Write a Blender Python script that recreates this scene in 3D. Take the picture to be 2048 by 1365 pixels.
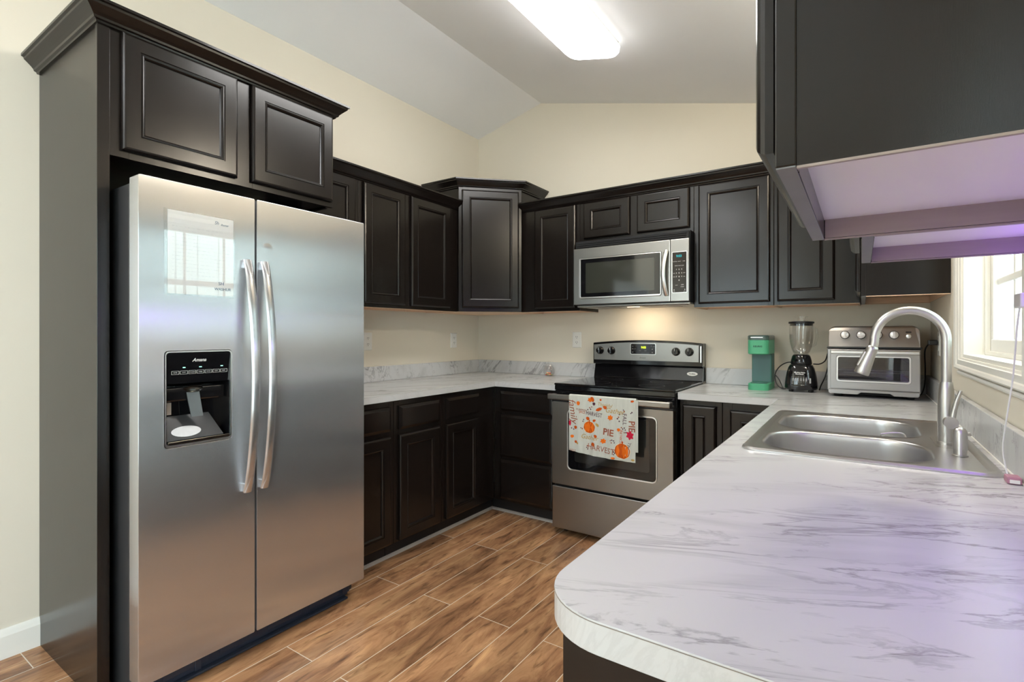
import bpy, bmesh, math, random
from mathutils import Vector, Matrix
PI = math.pi
sc = bpy.context.scene
for _o in list(bpy.data.objects):
    bpy.data.objects.remove(_o)
COL = sc.collection

# ------------------------------------------------------------------ camera
CAMX, CAMY, CAMZ, YAW, F_PX, CY = 2.7041, -3.4903, 1.2339, 34.0424, 1032.763, 668.35
cam_data = bpy.data.cameras.new('camera')
cam_data.sensor_fit = 'HORIZONTAL'
cam_data.sensor_width = 36.0
cam_data.lens = F_PX / 2048 * 36.0
cam_data.shift_y = (CY - 682.5) / 2048
cam_data.clip_start = 0.02
cam = bpy.data.objects.new('camera', cam_data)
cam.location = (CAMX, CAMY, CAMZ)
cam.rotation_euler = (PI / 2, 0, math.radians(YAW))
COL.objects.link(cam)
sc.camera = cam

# ------------------------------------------------------------------ view, world
sc.view_settings.view_transform = 'Standard'
sc.view_settings.look = 'None'
sc.view_settings.gamma = 1.0
sc.view_settings.use_curve_mapping = False
sc.view_settings.exposure = 0.33
world = bpy.data.worlds.new('daylight')
sc.world = world
world.use_nodes = True
wn = world.node_tree
wn.nodes.clear()
w_out = wn.nodes.new('ShaderNodeOutputWorld')
w_bg = wn.nodes.new('ShaderNodeBackground')
w_tc = wn.nodes.new('ShaderNodeTexCoord')
w_sep = wn.nodes.new('ShaderNodeSeparateXYZ')
w_ramp = wn.nodes.new('ShaderNodeValToRGB')
w_ramp.color_ramp.elements[0].position = 0.42
w_ramp.color_ramp.elements[0].color = (0.66, 0.76, 0.80, 1)
w_ramp.color_ramp.elements[1].position = 0.56
w_ramp.color_ramp.elements[1].color = (0.80, 0.92, 1.0, 1)
w_map = wn.nodes.new('ShaderNodeMapRange')
w_map.inputs['From Min'].default_value = -1
w_map.inputs['From Max'].default_value = 1
wn.links.new(w_tc.outputs['Generated'], w_sep.inputs[0])
wn.links.new(w_sep.outputs['Z'], w_map.inputs['Value'])
wn.links.new(w_map.outputs[0], w_ramp.inputs[0])
wn.links.new(w_ramp.outputs[0], w_bg.inputs['Color'])
w_bg.inputs['Strength'].default_value = WORLD_STRENGTH = 9.0
wn.links.new(w_bg.outputs[0], w_out.inputs[0])
LIGHT_LENS = 15.0          # emission of the ceiling fixture's lens
SINK_LAMP = 190.0           # emission of the dome above the sink
REAR_FILL = 34.0           # emission of the added, unseen fill fixture behind the camera
HOOD_W = 1.1              # bulb under the microwave
LED_E = 20.0              # violet LED strips

# ------------------------------------------------------------------ helpers
CUR = Vector((0, 0, 0))


def tag(o, label=None, cat=None, group=None, kind=None):
    if label: o['label'] = label
    if cat: o['category'] = cat
    if group: o['group'] = group
    if kind: o['kind'] = kind
    return o


def thing(name, label, cat, loc=(0, 0, 0), rotz=0.0, group=None, local=False, rot=None):
    global CUR
    o = bpy.data.objects.new(name, None)
    o.empty_display_size = 0.05
    o.location = loc
    o.rotation_euler = rot if rot else (0, 0, rotz)
    COL.objects.link(o)
    CUR = Vector((0, 0, 0)) if local else Vector(loc)
    return tag(o, label, cat, group)


def world_mode():
    global CUR
    CUR = Vector((0, 0, 0))


class Frame:
    """maps (u along, w outward, z up) into the room"""
    def __init__(s, o, u, n):
        s.o, s.u, s.n = Vector(o), Vector(u), Vector(n)

    def __call__(s, u, w, z):
        return s.o + s.u * u + s.n * w + Vector((0, 0, z))


W = 3.0086
XYZ = Frame((0, 0, 0), (1, 0, 0), (0, 1, 0))
LEFT = Frame((0, 0, 0), (0, 1, 0), (1, 0, 0))
BACK = Frame((0, 0, 0), (1, 0, 0), (0, -1, 0))
RIGHT = Frame((W, 0, 0), (0, 1, 0), (-1, 0, 0))


class MB:
    def __init__(s, fr=XYZ):
        s.bm = bmesh.new()
        s.fr = fr
        s.mi = 0
        s.smooth_new = False

    def _merge(s, b, smooth=False, fix=True):
        if fix:
            bmesh.ops.recalc_face_normals(b, faces=b.faces[:])
        for f in b.faces:
            f.material_index = s.mi
            f.smooth = smooth
        me = bpy.data.meshes.new('tmp')
        b.to_mesh(me)
        b.free()
        s.bm.from_mesh(me)
        bpy.data.meshes.remove(me)
        return s

    def box(s, u0, u1, w0, w1, z0, z1, bev=0.0, seg=2):
        b = bmesh.new()
        c = [b.verts.new(s.fr(u, w, z)) for u in (u0, u1) for w in (w0, w1) for z in (z0, z1)]
        for q in ((0, 1, 3, 2), (4, 6, 7, 5), (0, 4, 5, 1), (2, 3, 7, 6), (0, 2, 6, 4), (1, 5, 7, 3)):
            b.faces.new([c[i] for i in q])
        if bev > 0:
            bmesh.ops.bevel(b, geom=b.edges[:], offset=bev, segments=seg, profile=0.5, affect='EDGES', clamp_overlap=True)
        return s._merge(b, smooth=False)

    def rings(s, rings, cap0=True, cap1=True, smooth=False, closed=True):
        """loft through rings of equal point count (world-space vectors via frame)"""
        b = bmesh.new()
        rv = [[b.verts.new(s.fr(*p)) for p in r] for r in rings]
        n = len(rv[0])
        for a, c in zip(rv, rv[1:]):
            for i in range(n if closed else n - 1):
                j = (i + 1) % n
                try:
                    b.faces.new((a[i], a[j], c[j], c[i]))
                except ValueError:
                    pass
        if cap0: b.faces.new(rv[0][::-1])
        if cap1: b.faces.new(rv[-1])
        return s._merge(b, smooth)

    def panel(s, u0, u1, z0, z1, w, steps, back=None):
        """nested rectangles: steps = [(inset, out)], first ring the back edge"""
        rs = []
        for ins, o in steps:
            rs.append([(u0 + ins, w + o, z0 + ins), (u1 - ins, w + o, z0 + ins), (u1 - ins, w + o, z1 - ins), (u0 + ins, w + o, z1 - ins)])
        return s.rings(rs)

    def lathe(s, prof, c=(0, 0, 0), seg=32, smooth=True, axis='z', capped=True):
        rs = []
        for r, h in prof:
            ring = []
            for k in range(seg):
                a = 2 * PI * k / seg
                x, y = r * math.cos(a), r * math.sin(a)
                if axis == 'z': p = (c[0] + x, c[1] + y, c[2] + h)
                elif axis == 'y': p = (c[0] + x, c[1] + h, c[2] + y)
                else: p = (c[0] + h, c[1] + x, c[2] + y)
                ring.append(p)
            rs.append(ring)
        return s.rings(rs, capped, capped, smooth)

    def tube(s, pts, r, seg=12, caps=True, smooth=True, flat=None):
        """round (or elliptical: flat=(ra, rb, up)) tube along points"""
        P = [Vector(p) for p in pts]
        n = len(P)
        rs = []
        prev = None
        for i in range(n):
            t = (P[min(i + 1, n - 1)] - P[max(i - 1, 0)]).normalized()
            if prev is None:
                ref = Vector((0, 0, 1)) if abs(t.z) < 0.9 else Vector((1, 0, 0))
                if flat: ref = Vector(flat[2])
                a = (ref - t * ref.dot(t)).normalized()
            else:
                a = (prev - t * prev.dot(t)).normalized()
            prev = a
            c = t.cross(a)
            rr = r[i] if isinstance(r, (list, tuple)) else r
            ra, rb = (rr, rr) if not flat else (flat[0] * rr, flat[1] * rr)
            rs.append([P[i] + a * (ra * math.cos(2 * PI * k / seg)) + c * (rb * math.sin(2 * PI * k / seg)) for k in range(seg)])
        b = bmesh.new()
        rv = [[b.verts.new(s.fr(*p)) for p in q] for q in rs]
        for a, c in zip(rv, rv[1:]):
            for i in range(seg):
                j = (i + 1) % seg
                b.faces.new((a[i], a[j], c[j], c[i]))
        if caps:
            b.faces.new(rv[0][::-1]); b.faces.new(rv[-1])
        return s._merge(b, smooth)

    def prism(s, outer, h0, h1, holes=(), plane='xy', bev=0.0):
        """extruded polygon with holes; plane xy -> z height, yz -> x height, xz -> y height"""
        def P(p, h):
            return {'xy': (p[0], p[1], h), 'yz': (h, p[0], p[1]), 'xz': (p[0], h, p[1])}[plane]
        b = bmesh.new()
        loops0, loops1 = [], []
        for lp in [outer] + list(holes):
            v0 = [b.verts.new(s.fr(*P(p, h0))) for p in lp]
            v1 = [b.verts.new(s.fr(*P(p, h1))) for p in lp]
            loops0.append(v0); loops1.append(v1)
        for loops in (loops0, loops1):
            es = []
            for v in loops:
                for i in range(len(v)):
                    es.append(b.edges.new((v[i], v[(i + 1) % len(v)])))
            bmesh.ops.triangle_fill(b, edges=es, use_beauty=True, use_dissolve=False)
        for v0, v1 in zip(loops0, loops1):
            for i in range(len(v0)):
                j = (i + 1) % len(v0)
                b.faces.new((v0[i], v0[j], v1[j], v1[i]))
        bmesh.ops.recalc_face_normals(b, faces=b.faces[:])
        if bev > 0:
            sharp = [e for e in b.edges if len(e.link_faces) == 2 and e.calc_face_angle(0) > 0.6]
            bmesh.ops.bevel(b, geom=sharp, offset=bev, segments=2, profile=0.5, affect='EDGES', clamp_overlap=True)
        return s._merge(b)

    def sweep(s, path, prof, z=0.0):
        """mitred moulding: path of (x, y), prof of closed (out, z); out goes to the right of travel"""
        n = len(path)
        P = [Vector((p[0], p[1])) for p in path]
        rs = []
        for i in range(n):
            d1 = (P[i] - P[i - 1]).normalized() if i > 0 else (P[1] - P[0]).normalized()
            d2 = (P[i + 1] - P[i]).normalized() if i < n - 1 else d1
            n1, n2 = Vector((d1.y, -d1.x)), Vector((d2.y, -d2.x))
            m = (n1 + n2).normalized()
            k = 1.0 / max(0.2, m.dot(n1))
            rs.append([(P[i].x + m.x * k * o, P[i].y + m.y * k * o, z + h) for o, h in prof])
        return s.rings(rs)

    def text(s, txt, size, O, U, V, out=0.0004, shear=0.0, thick=0.0006, align='CENTER', stretch=1.0, warp=None, bold=0.0):
        cu = bpy.data.curves.new('t', 'FONT')
        cu.body = txt
        cu.size = size
        cu.shear = shear
        cu.align_x = align
        cu.align_y = 'CENTER'
        cu.offset = bold
        cu.resolution_u = 3
        ob = bpy.data.objects.new('t', cu)
        COL.objects.link(ob)
        dg = bpy.context.evaluated_depsgraph_get()
        me = bpy.data.meshes.new_from_object(ob.evaluated_get(dg))
        bpy.data.objects.remove(ob)
        O, U, V = Vector(O), Vector(U).normalized(), Vector(V).normalized()
        N = U.cross(V)
        for v in me.vertices:
            p = O + U * (v.co.x * stretch) + V * v.co.y + N * out
            v.co = warp(p) if warp else p
        b = bmesh.new()
        b.from_mesh(me)
        for f in b.faces:
            f.material_index = s.mi
        if b.faces:
            b.faces.ensure_lookup_table()
            bmesh.ops.triangulate(b, faces=b.faces[:])
            for f in b.faces:
                f.normal_update()
                if f.normal.dot(N) < 0: f.normal_flip()
            ext = bmesh.ops.extrude_face_region(b, geom=b.faces[:]) if thick and not warp else None
            if ext:
                for g in ext['geom']:
                    if isinstance(g, bmesh.types.BMVert): g.co += N * thick
        for f in b.faces: f.material_index = s.mi
        tmp = bpy.data.meshes.new('tmp'); b.to_mesh(tmp); b.free()
        s.bm.from_mesh(tmp)
        bpy.data.meshes.remove(tmp); bpy.data.meshes.remove(me)
        bpy.data.curves.remove(cu)
        return s

    def flat(s, pts):
        b = bmesh.new()
        b.faces.new([b.verts.new(s.fr(*p)) for p in pts])
        return s._merge(b, fix=False)

    def sides(s, mi):
        for f in s.bm.faces:
            f.normal_update()
            if abs(f.normal.z) < 0.5: f.material_index = mi
        return s

    def build(s, name, mats, parent=None, local=False):
        if not isinstance(mats, (list, tuple)): mats = [mats]
        if not local and CUR.length > 0:
            bmesh.ops.translate(s.bm, verts=s.bm.verts[:], vec=-CUR)
        for e in s.bm.edges:
            if len(e.link_faces) == 2 and e.calc_face_angle(0) > 0.62: e.smooth = False
        me = bpy.data.meshes.new(name)
        s.bm.to_mesh(me)
        s.bm.free()
        for m in mats: me.materials.append(m)
        o = bpy.data.objects.new(name, me)
        COL.objects.link(o)
        if parent: o.parent = parent
        return o


def curve(pts, n=6):
    """smooth Catmull-Rom path through points"""
    P = [Vector(p) for p in pts]
    P = [P[0] * 2 - P[1]] + P + [P[-1] * 2 - P[-2]]
    out = []
    for i in range(1, len(P) - 2):
        a, b, c, d = P[i - 1:i + 3]
        for k in range(n):
            t = k / n
            out.append(0.5 * ((2 * b) + (c - a) * t + (2 * a - 5 * b + 4 * c - d) * t * t + (3 * b - a - 3 * c + d) * t ** 3))
    out.append(P[-2])
    return [tuple(v) for v in out]


def rrect(u0, u1, v0, v1, r, n=6):
    pts = []
    rr = r if isinstance(r, (list, tuple)) else (r, r, r, r)
    for (cx, cy, a0, q) in ((u1 - rr[0], v1 - rr[0], 0, rr[0]), (u0 + rr[1], v1 - rr[1], PI / 2, rr[1]), (u0 + rr[2], v0 + rr[2], PI, rr[2]), (u1 - rr[3], v0 + rr[3], 1.5 * PI, rr[3])):
        for k in range(n + 1):
            a = a0 + PI / 2 * k / n
            pts.append((cx + q * math.cos(a), cy + q * math.sin(a)))
    return pts


def structure(o, label=None):
    o['kind'] = 'structure'
    return o


# ------------------------------------------------------------------ materials
def mat(name, color, rough=0.5, metal=0.0, spec=0.5, var=0.0, vscale=8.0, bump=0.0, bscale=60.0, coat=0.0, emis=None, estr=0.0, trans=0.0, ior=1.45, aniso=0.0, stretch=None, rvar=0.0, alpha=1.0, sheen=0.0):
    m = bpy.data.materials.new(name)
    m.use_nodes = True
    nt = m.node_tree
    p = nt.nodes['Principled BSDF']
    p.inputs['Base Color'].default_value = (*color, 1)
    p.inputs['Roughness'].default_value = rough
    p.inputs['Metallic'].default_value = metal
    p.inputs['Specular IOR Level'].default_value = spec
    p.inputs['Coat Weight'].default_value = coat
    p.inputs['Coat Roughness'].default_value = 0.06
    p.inputs['Transmission Weight'].default_value = trans
    p.inputs['IOR'].default_value = ior
    p.inputs['Anisotropic'].default_value = aniso
    p.inputs['Sheen Weight'].default_value = sheen
    if emis:
        p.inputs['Emission Color'].default_value = (*emis, 1)
        p.inputs['Emission Strength'].default_value = estr
    if var or bump or rvar:
        tc = nt.nodes.new('ShaderNodeTexCoord')
        mp = nt.nodes.new('ShaderNodeMapping')
        if stretch: mp.inputs['Scale'].default_value = stretch
        nt.links.new(tc.outputs['Object'], mp.inputs[0])
    if var or rvar:
        nz = nt.nodes.new('ShaderNodeTexNoise')
        nz.inputs['Scale'].default_value = vscale
        nz.inputs['Detail'].default_value = 6
        nt.links.new(mp.outputs[0], nz.inputs['Vector'])
        if var:
            mx = nt.nodes.new('ShaderNodeMix')
            mx.data_type = 'RGBA'
            mx.inputs['A'].default_value = (*[c * (1 - var) for c in color], 1)
            mx.inputs['B'].default_value = (*[min(1, c * (1 + var)) for c in color], 1)
            nt.links.new(nz.outputs['Fac'], mx.inputs['Factor'])
            nt.links.new(mx.outputs['Result'], p.inputs['Base Color'])
        if rvar:
            mr = nt.nodes.new('ShaderNodeMapRange')
            mr.inputs['To Min'].default_value = max(0, rough - rvar)
            mr.inputs['To Max'].default_value = rough + rvar
            nt.links.new(nz.outputs['Fac'], mr.inputs['Value'])
            nt.links.new(mr.outputs[0], p.inputs['Roughness'])
    if bump:
        bz = nt.nodes.new('ShaderNodeTexNoise')
        bz.inputs['Scale'].default_value = bscale
        bz.inputs['Detail'].default_value = 3
        nt.links.new(mp.outputs[0], bz.inputs['Vector'])
        bp = nt.nodes.new('ShaderNodeBump')
        bp.inputs['Strength'].default_value = bump
        bp.inputs['Distance'].default_value = 0.002
        nt.links.new(bz.outputs['Fac'], bp.inputs['Height'])
        nt.links.new(bp.outputs[0], p.inputs['Normal'])
    return m


def emit(name, color, strength):
    m = bpy.data.materials.new(name)
    m.use_nodes = True
    nt = m.node_tree
    nt.nodes.clear()
    o = nt.nodes.new('ShaderNodeOutputMaterial')
    e = nt.nodes.new('ShaderNodeEmission')
    e.inputs['Color'].default_value = (*color, 1)
    e.inputs['Strength'].default_value = strength
    nt.links.new(e.outputs[0], o.inputs[0])
    return m


def steel_mat(name, color, rough, aniso, wave=0.0, tangent='Z', grain=(1, 1, 1), arot=0.0, metal=1.0):
    m = mat(name, color, rough, 1.0, aniso=aniso)
    nt = m.node_tree
    p = nt.nodes['Principled BSDF']
    p.inputs['Anisotropic Rotation'].default_value = arot
    p.inputs['Metallic'].default_value = metal
    tg = nt.nodes.new('ShaderNodeTangent')
    tg.direction_type = 'RADIAL'
    tg.axis = tangent
    nt.links.new(tg.outputs[0], p.inputs['Tangent'])
    tc = nt.nodes.new('ShaderNodeTexCoord')
    mp = nt.nodes.new('ShaderNodeMapping')
    mp.inputs['Scale'].default_value = grain
    nt.links.new(tc.outputs['Object'], mp.inputs[0])
    nz = nt.nodes.new('ShaderNodeTexNoise')
    nz.inputs['Scale'].default_value = 1.0
    nz.inputs['Detail'].default_value = 4
    nt.links.new(mp.outputs[0], nz.inputs['Vector'])
    mr = nt.nodes.new('ShaderNodeMapRange')
    mr.inputs['To Min'].default_value = rough - 0.012
    mr.inputs['To Max'].default_value = rough + 0.015
    nt.links.new(nz.outputs['Fac'], mr.inputs['Value'])
    nt.links.new(mr.outputs[0], p.inputs['Roughness'])
    if wave:
        n2 = nt.nodes.new('ShaderNodeTexNoise')
        n2.inputs['Scale'].default_value = 3.0
        n2.inputs['Detail'].default_value = 1
        nt.links.new(tc.outputs['Object'], n2.inputs['Vector'])
        bp = nt.nodes.new('ShaderNodeBump')
        bp.inputs['Strength'].default_value = wave
        bp.inputs['Distance'].default_value = 0.02
        nt.links.new(n2.outputs['Fac'], bp.inputs['Height'])
        nt.links.new(bp.outputs[0], p.inputs['Normal'])
    return m


def marble_mat(name, rot, seedoff=0.0, strength=1.0):
    """white laminate with soft grey streaks running along a rotated axis"""
    m = mat(name, (0.72, 0.71, 0.70), 0.22, spec=0.45)
    nt = m.node_tree
    p = nt.nodes['Principled BSDF']
    tc = nt.nodes.new('ShaderNodeTexCoord')
    mp = nt.nodes.new('ShaderNodeMapping')
    mp.inputs['Rotation'].default_value = rot
    mp.inputs['Location'].default_value = (seedoff, seedoff * 0.7, seedoff * 0.3)
    nt.links.new(tc.outputs['Object'], mp.inputs[0])
    sp = nt.nodes.new('ShaderNodeMapping')
    sp.inputs['Scale'].default_value = (1.3, 5.2, 5.2)
    nt.links.new(mp.outputs[0], sp.inputs[0])

    def noise(scale, detail, dist, rough=0.55, vec=sp):
        n = nt.nodes.new('ShaderNodeTexNoise')
        n.inputs['Scale'].default_value = scale
        n.inputs['Detail'].default_value = detail
        n.inputs['Distortion'].default_value = dist
        n.inputs['Roughness'].default_value = rough
        nt.links.new(vec.outputs[0], n.inputs['Vector'])
        return n

    def ramp(src, stops):
        r = nt.nodes.new('ShaderNodeValToRGB')
        els = r.color_ramp.elements
        while len(els) > 1: els.remove(els[-1])
        els[0].position, els[0].color = stops[0][0], (*[stops[0][1]] * 3, 1)
        for ps, v in stops[1:]:
            e = els.new(ps); e.color = (v, v, v, 1)
        nt.links.new(src.outputs['Fac'], r.inputs[0])
        return r

    def math2(op, a, b):
        n = nt.nodes.new('ShaderNodeMath'); n.operation = op
        for k, x in enumerate((a, b)):
            if isinstance(x, (int, float)): n.inputs[k].default_value = x
            else: nt.links.new(x, n.inputs[k])
        return n.outputs[0]
    vein = ramp(noise(2.2, 7, 0.9, 0.62), [(0.470, 0), (0.497, 1), (0.503, 1), (0.535, 0)])
    vein2 = ramp(noise(4.7, 6, 0.6, 0.6), [(0.585, 0), (0.605, 0.9), (0.612, 0.9), (0.64, 0)])
    mask = ramp(noise(1.05, 2, 0.3), [(0.45, 0), (0.62, 1)])
    mask2 = ramp(noise(1.7, 3, 0.3), [(0.46, 0), (0.62, 1)])
    cloud = ramp(noise(1.6, 5, 0.8), [(0.48, 0), (0.72, 1)])
    a = math2('MULTIPLY', vein.outputs[0], mask.outputs[0])
    c = math2('MULTIPLY', vein2.outputs[0], mask2.outputs[0])
    d = math2('MULTIPLY', cloud.outputs[0], 0.26)
    tot = math2('ADD', math2('ADD', math2('MULTIPLY', a, 0.68), math2('MULTIPLY', c, 0.52)), d)
    cl = nt.nodes.new('ShaderNodeClamp')
    nt.links.new(math2('MULTIPLY', tot, strength), cl.inputs[0])
    mx = nt.nodes.new('ShaderNodeMix')
    mx.data_type = 'RGBA'
    mx.inputs['A'].default_value = (0.545, 0.548, 0.55, 1)
    mx.inputs['B'].default_value = (0.15, 0.14, 0.145, 1)
    nt.links.new(cl.outputs[0], mx.inputs['Factor'])
    nt.links.new(mx.outputs['Result'], p.inputs['Base Color'])
    return m


def floor_mat():
    m = mat('wood_look_tile', (0.3, 0.15, 0.07), 0.24, spec=0.45)
    nt = m.node_tree
    p = nt.nodes['Principled BSDF']
    L = nt.links.new
    tc = nt.nodes.new('ShaderNodeTexCoord')
    rot = nt.nodes.new('ShaderNodeMapping')        # planks run along y
    rot.vector_type = 'POINT'
    rot.inputs['Rotation'].default_value = (0, 0, -PI / 2)
    rot.inputs['Location'].default_value = (0.5, 0.0, 0)
    L(tc.outputs['Object'], rot.inputs[0])
    sep = nt.nodes.new('ShaderNodeSeparateXYZ')
    L(tc.outputs['Object'], sep.inputs[0])

    def M(op, a, b=None, c=None):
        n = nt.nodes.new('ShaderNodeMath'); n.operation = op
        for k, x in enumerate((a, b, c)):
            if x is None: continue
            if isinstance(x, (int, float)): n.inputs[k].default_value = x
            else: L(x, n.inputs[k])
        return n.outputs[0]
    # row index / position across, plank index / position along
    PW, PL = 0.1635, 1.2
    rowf = M('DIVIDE', M('SUBTRACT', sep.outputs['X'], 0.5015), PW)
    row = M('FLOOR', rowf)
    fx = M('SUBTRACT', rowf, row)
    par = M('SUBTRACT', row, M('MULTIPLY', M('FLOOR', M('DIVIDE', row, 2)), 2))
    yy = M('DIVIDE', M('ADD', M('SUBTRACT', sep.outputs['Y'], -1.10), M('MULTIPLY', par, 0.6)), PL)
    pl = M('FLOOR', yy)
    fy = M('SUBTRACT', yy, pl)
    ex = M('MULTIPLY', M('MINIMUM', fx, M('SUBTRACT', 1, fx)), PW)
    ey = M('MULTIPLY', M('MINIMUM', fy, M('SUBTRACT', 1, fy)), PL)
    edge = M('MINIMUM', ex, ey)
    grout = M('LESS_THAN', edge, 0.0017)
    pid = M('ADD', M('MULTIPLY', row, 7.31), M('MULTIPLY', pl, 13.77))
    cmb = nt.nodes.new('ShaderNodeCombineXYZ')
    L(M('MULTIPLY', sep.outputs['X'], 9.0), cmb.inputs[0])
    L(M('MULTIPLY', sep.outputs['Y'], 1.9), cmb.inputs[1])
    L(pid, cmb.inputs[2])
    grain = nt.nodes.new('ShaderNodeTexNoise')
    grain.inputs['Scale'].default_value = 1.3
    grain.inputs['Detail'].default_value = 9
    grain.inputs['Roughness'].default_value = 0.68
    grain.inputs['Distortion'].default_value = 1.0
    L(cmb.outputs[0], grain.inputs['Vector'])
    r = nt.nodes.new('ShaderNodeValToRGB')
    e = r.color_ramp.elements
    e[0].position, e[0].color = 0.25, (0.080, 0.032, 0.012, 1)
    e[1].position, e[1].color = 0.76, (0.43, 0.235, 0.095, 1)
    x = e.new(0.42); x.color = (0.195, 0.088, 0.036, 1)
    x = e.new(0.56); x.color = (0.285, 0.140, 0.058, 1)
    L(grain.outputs['Fac'], r.inputs[0])
    # fine dark streaks and knots along the plank
    cmb3 = nt.nodes.new('ShaderNodeCombineXYZ')
    L(M('MULTIPLY', sep.outputs['X'], 46.0), cmb3.inputs[0])
    L(M('MULTIPLY', sep.outputs['Y'], 7.0), cmb3.inputs[1])
    L(M('MULTIPLY', pid, 2.3), cmb3.inputs[2])
    st = nt.nodes.new('ShaderNodeTexNoise')
    st.inputs['Scale'].default_value = 1.0
    st.inputs['Detail'].default_value = 5
    st.inputs['Distortion'].default_value = 0.6
    L(cmb3.outputs[0], st.inputs['Vector'])
    stm = nt.nodes.new('ShaderNodeMapRange')
    stm.inputs['From Min'].default_value = 0.54
    stm.inputs['From Max'].default_value = 0.72
    stm.inputs['To Min'].default_value = 1.0
    stm.inputs['To Max'].default_value = 0.42
    L(st.outputs['Fac'], stm.inputs['Value'])
    dk_ = nt.nodes.new('ShaderNodeVectorMath'); dk_.operation = 'SCALE'
    L(r.outputs[0], dk_.inputs[0])
    L(stm.outputs[0], dk_.inputs['Scale'])
    # broad patches per plank
    cmb2 = nt.nodes.new('ShaderNodeCombineXYZ')
    L(M('MULTIPLY', sep.outputs['X'], 5.0), cmb2.inputs[0])
    L(M('MULTIPLY', sep.outputs['Y'], 1.6), cmb2.inputs[1])
    L(M('MULTIPLY', pid, 1.7), cmb2.inputs[2])
    pz = nt.nodes.new('ShaderNodeTexNoise')
    pz.inputs['Scale'].default_value = 1.1
    pz.inputs['Detail'].default_value = 3
    L(cmb2.outputs[0], pz.inputs['Vector'])
    hs = nt.nodes.new('ShaderNodeHueSaturation')
    mrv = nt.nodes.new('ShaderNodeMapRange')
    mrv.inputs['From Min'].default_value = 0.3
    mrv.inputs['From Max'].default_value = 0.7
    mrv.inputs['To Min'].default_value = 0.95
    mrv.inputs['To Max'].default_value = 1.75
    L(pz.outputs['Fac'], mrv.inputs['Value'])
    L(mrv.outputs[0], hs.inputs['Value'])
    hs.inputs['Saturation'].default_value = 0.92
    L(dk_.outputs[0], hs.inputs['Color'])
    mx = nt.nodes.new('ShaderNodeMix'); mx.data_type = 'RGBA'
    L(grout, mx.inputs['Factor'])
    L(hs.outputs[0], mx.inputs['A'])
    mx.inputs['B'].default_value = (0.66, 0.55, 0.43, 1)
    L(mx.outputs['Result'], p.inputs['Base Color'])
    rr = nt.nodes.new('ShaderNodeMapRange')
    rr.inputs['To Min'].default_value = 0.14
    rr.inputs['To Max'].default_value = 0.26
    L(grain.outputs['Fac'], rr.inputs['Value'])
    L(rr.outputs[0], p.inputs['Roughness'])
    bp = nt.nodes.new('ShaderNodeBump')
    bp.inputs['Strength'].default_value = 0.12
    bp.inputs['Distance'].default_value = 0.002
    L(grain.outputs['Fac'], bp.inputs['Height'])
    L(bp.outputs[0], p.inputs['Normal'])
    return m


M_WALL = mat('cream_wall_paint', (0.715, 0.660, 0.555), 0.75, spec=0.25, var=0.02, vscale=3, bump=0.05, bscale=180)
M_CEIL = mat('ceiling_paint', (0.92, 0.92, 0.93), 0.85, spec=0.2, var=0.015, vscale=4, bump=0.05, bscale=150)
M_TRIM = mat('white_trim_paint', (0.80, 0.785, 0.73), 0.35, spec=0.4, var=0.01)
M_FLOOR = floor_mat()
M_CAB = mat('espresso_stained_wood', (0.0075, 0.0052, 0.0042), 0.235, spec=0.5, var=0.4, vscale=7, stretch=(9, 9, 0.9), rvar=0.02, bump=0.02, bscale=90)
M_CABEDGE = mat('espresso_frame_wood', (0.017, 0.014, 0.0125), 0.36, spec=0.5, var=0.3, vscale=9, stretch=(6, 6, 1.2))
M_TOE = mat('black_toe_kick', (0.010, 0.009, 0.009), 0.5, var=0.2)
M_MAPLE = mat('raw_maple_underside', (0.78, 0.55, 0.38), 0.55, spec=0.3, var=0.15, vscale=12, stretch=(1, 8, 8))
M_MELA = mat('pale_melamine_underside', (0.74, 0.71, 0.68), 0.45, spec=0.3, var=0.03)
M_RAWEDGE = mat('grey_stained_edge', (0.17, 0.17, 0.175), 0.5, spec=0.3, var=0.15, vscale=14)
M_TAUPE = mat('taupe_side_panel', (0.33, 0.28, 0.255), 0.5, spec=0.3, var=0.08, vscale=10, stretch=(1, 12, 12))
M_STEEL = steel_mat('brushed_stainless_fridge', (0.62, 0.625, 0.645), 0.25, 1.0, wave=0.07, tangent='Z', grain=(900, 900, 900), metal=0.90)
M_STEELR = steel_mat('brushed_stainless_range', (0.31, 0.295, 0.275), 0.30, 0.6, tangent='Z', grain=(3, 90, 90))
M_STEELS = mat('sink_stainless', (0.60, 0.59, 0.585), 0.33, 1.0, rvar=0.03, vscale=60, stretch=(2, 30, 30))
M_NICKEL = mat('brushed_nickel', (0.54, 0.525, 0.505), 0.34, 1.0, rvar=0.03, vscale=40)
M_CHROME = mat('bright_bezel_metal', (0.76, 0.75, 0.73), 0.30, 1.0)
M_BLACKGL = mat('black_gloss', (0.006, 0.006, 0.007), 0.07, spec=0.55, coat=0.3)
M_BLACK = mat('black_plastic', (0.010, 0.010, 0.011), 0.33, spec=0.5, var=0.1)
M_BLACKM = mat('matt_black', (0.012, 0.012, 0.013), 0.6, spec=0.3, var=0.1)
M_DGREY = mat('dark_grey_textured_metal', (0.028, 0.028, 0.030), 0.45, spec=0.5, bump=0.1, bscale=300, var=0.1)
M_NAVY = mat('blue_black_grille_plastic', (0.022, 0.028, 0.045), 0.38, spec=0.5, var=0.1)
M_WHITE = mat('white_plastic', (0.78, 0.77, 0.73), 0.35, spec=0.4, var=0.01)
M_INK = mat('pale_print', (0.62, 0.62, 0.60), 0.5)
M_INKD = mat('dark_print', (0.05, 0.045, 0.045), 0.5)
M_SMOKE = mat('smoked_oven_glass', (0.022, 0.022, 0.020), 0.06, spec=0.6, coat=0.4)
M_MWGLASS = mat('grey_microwave_window', (0.035, 0.037, 0.030), 0.10, spec=0.7, coat=0.4)
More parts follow.
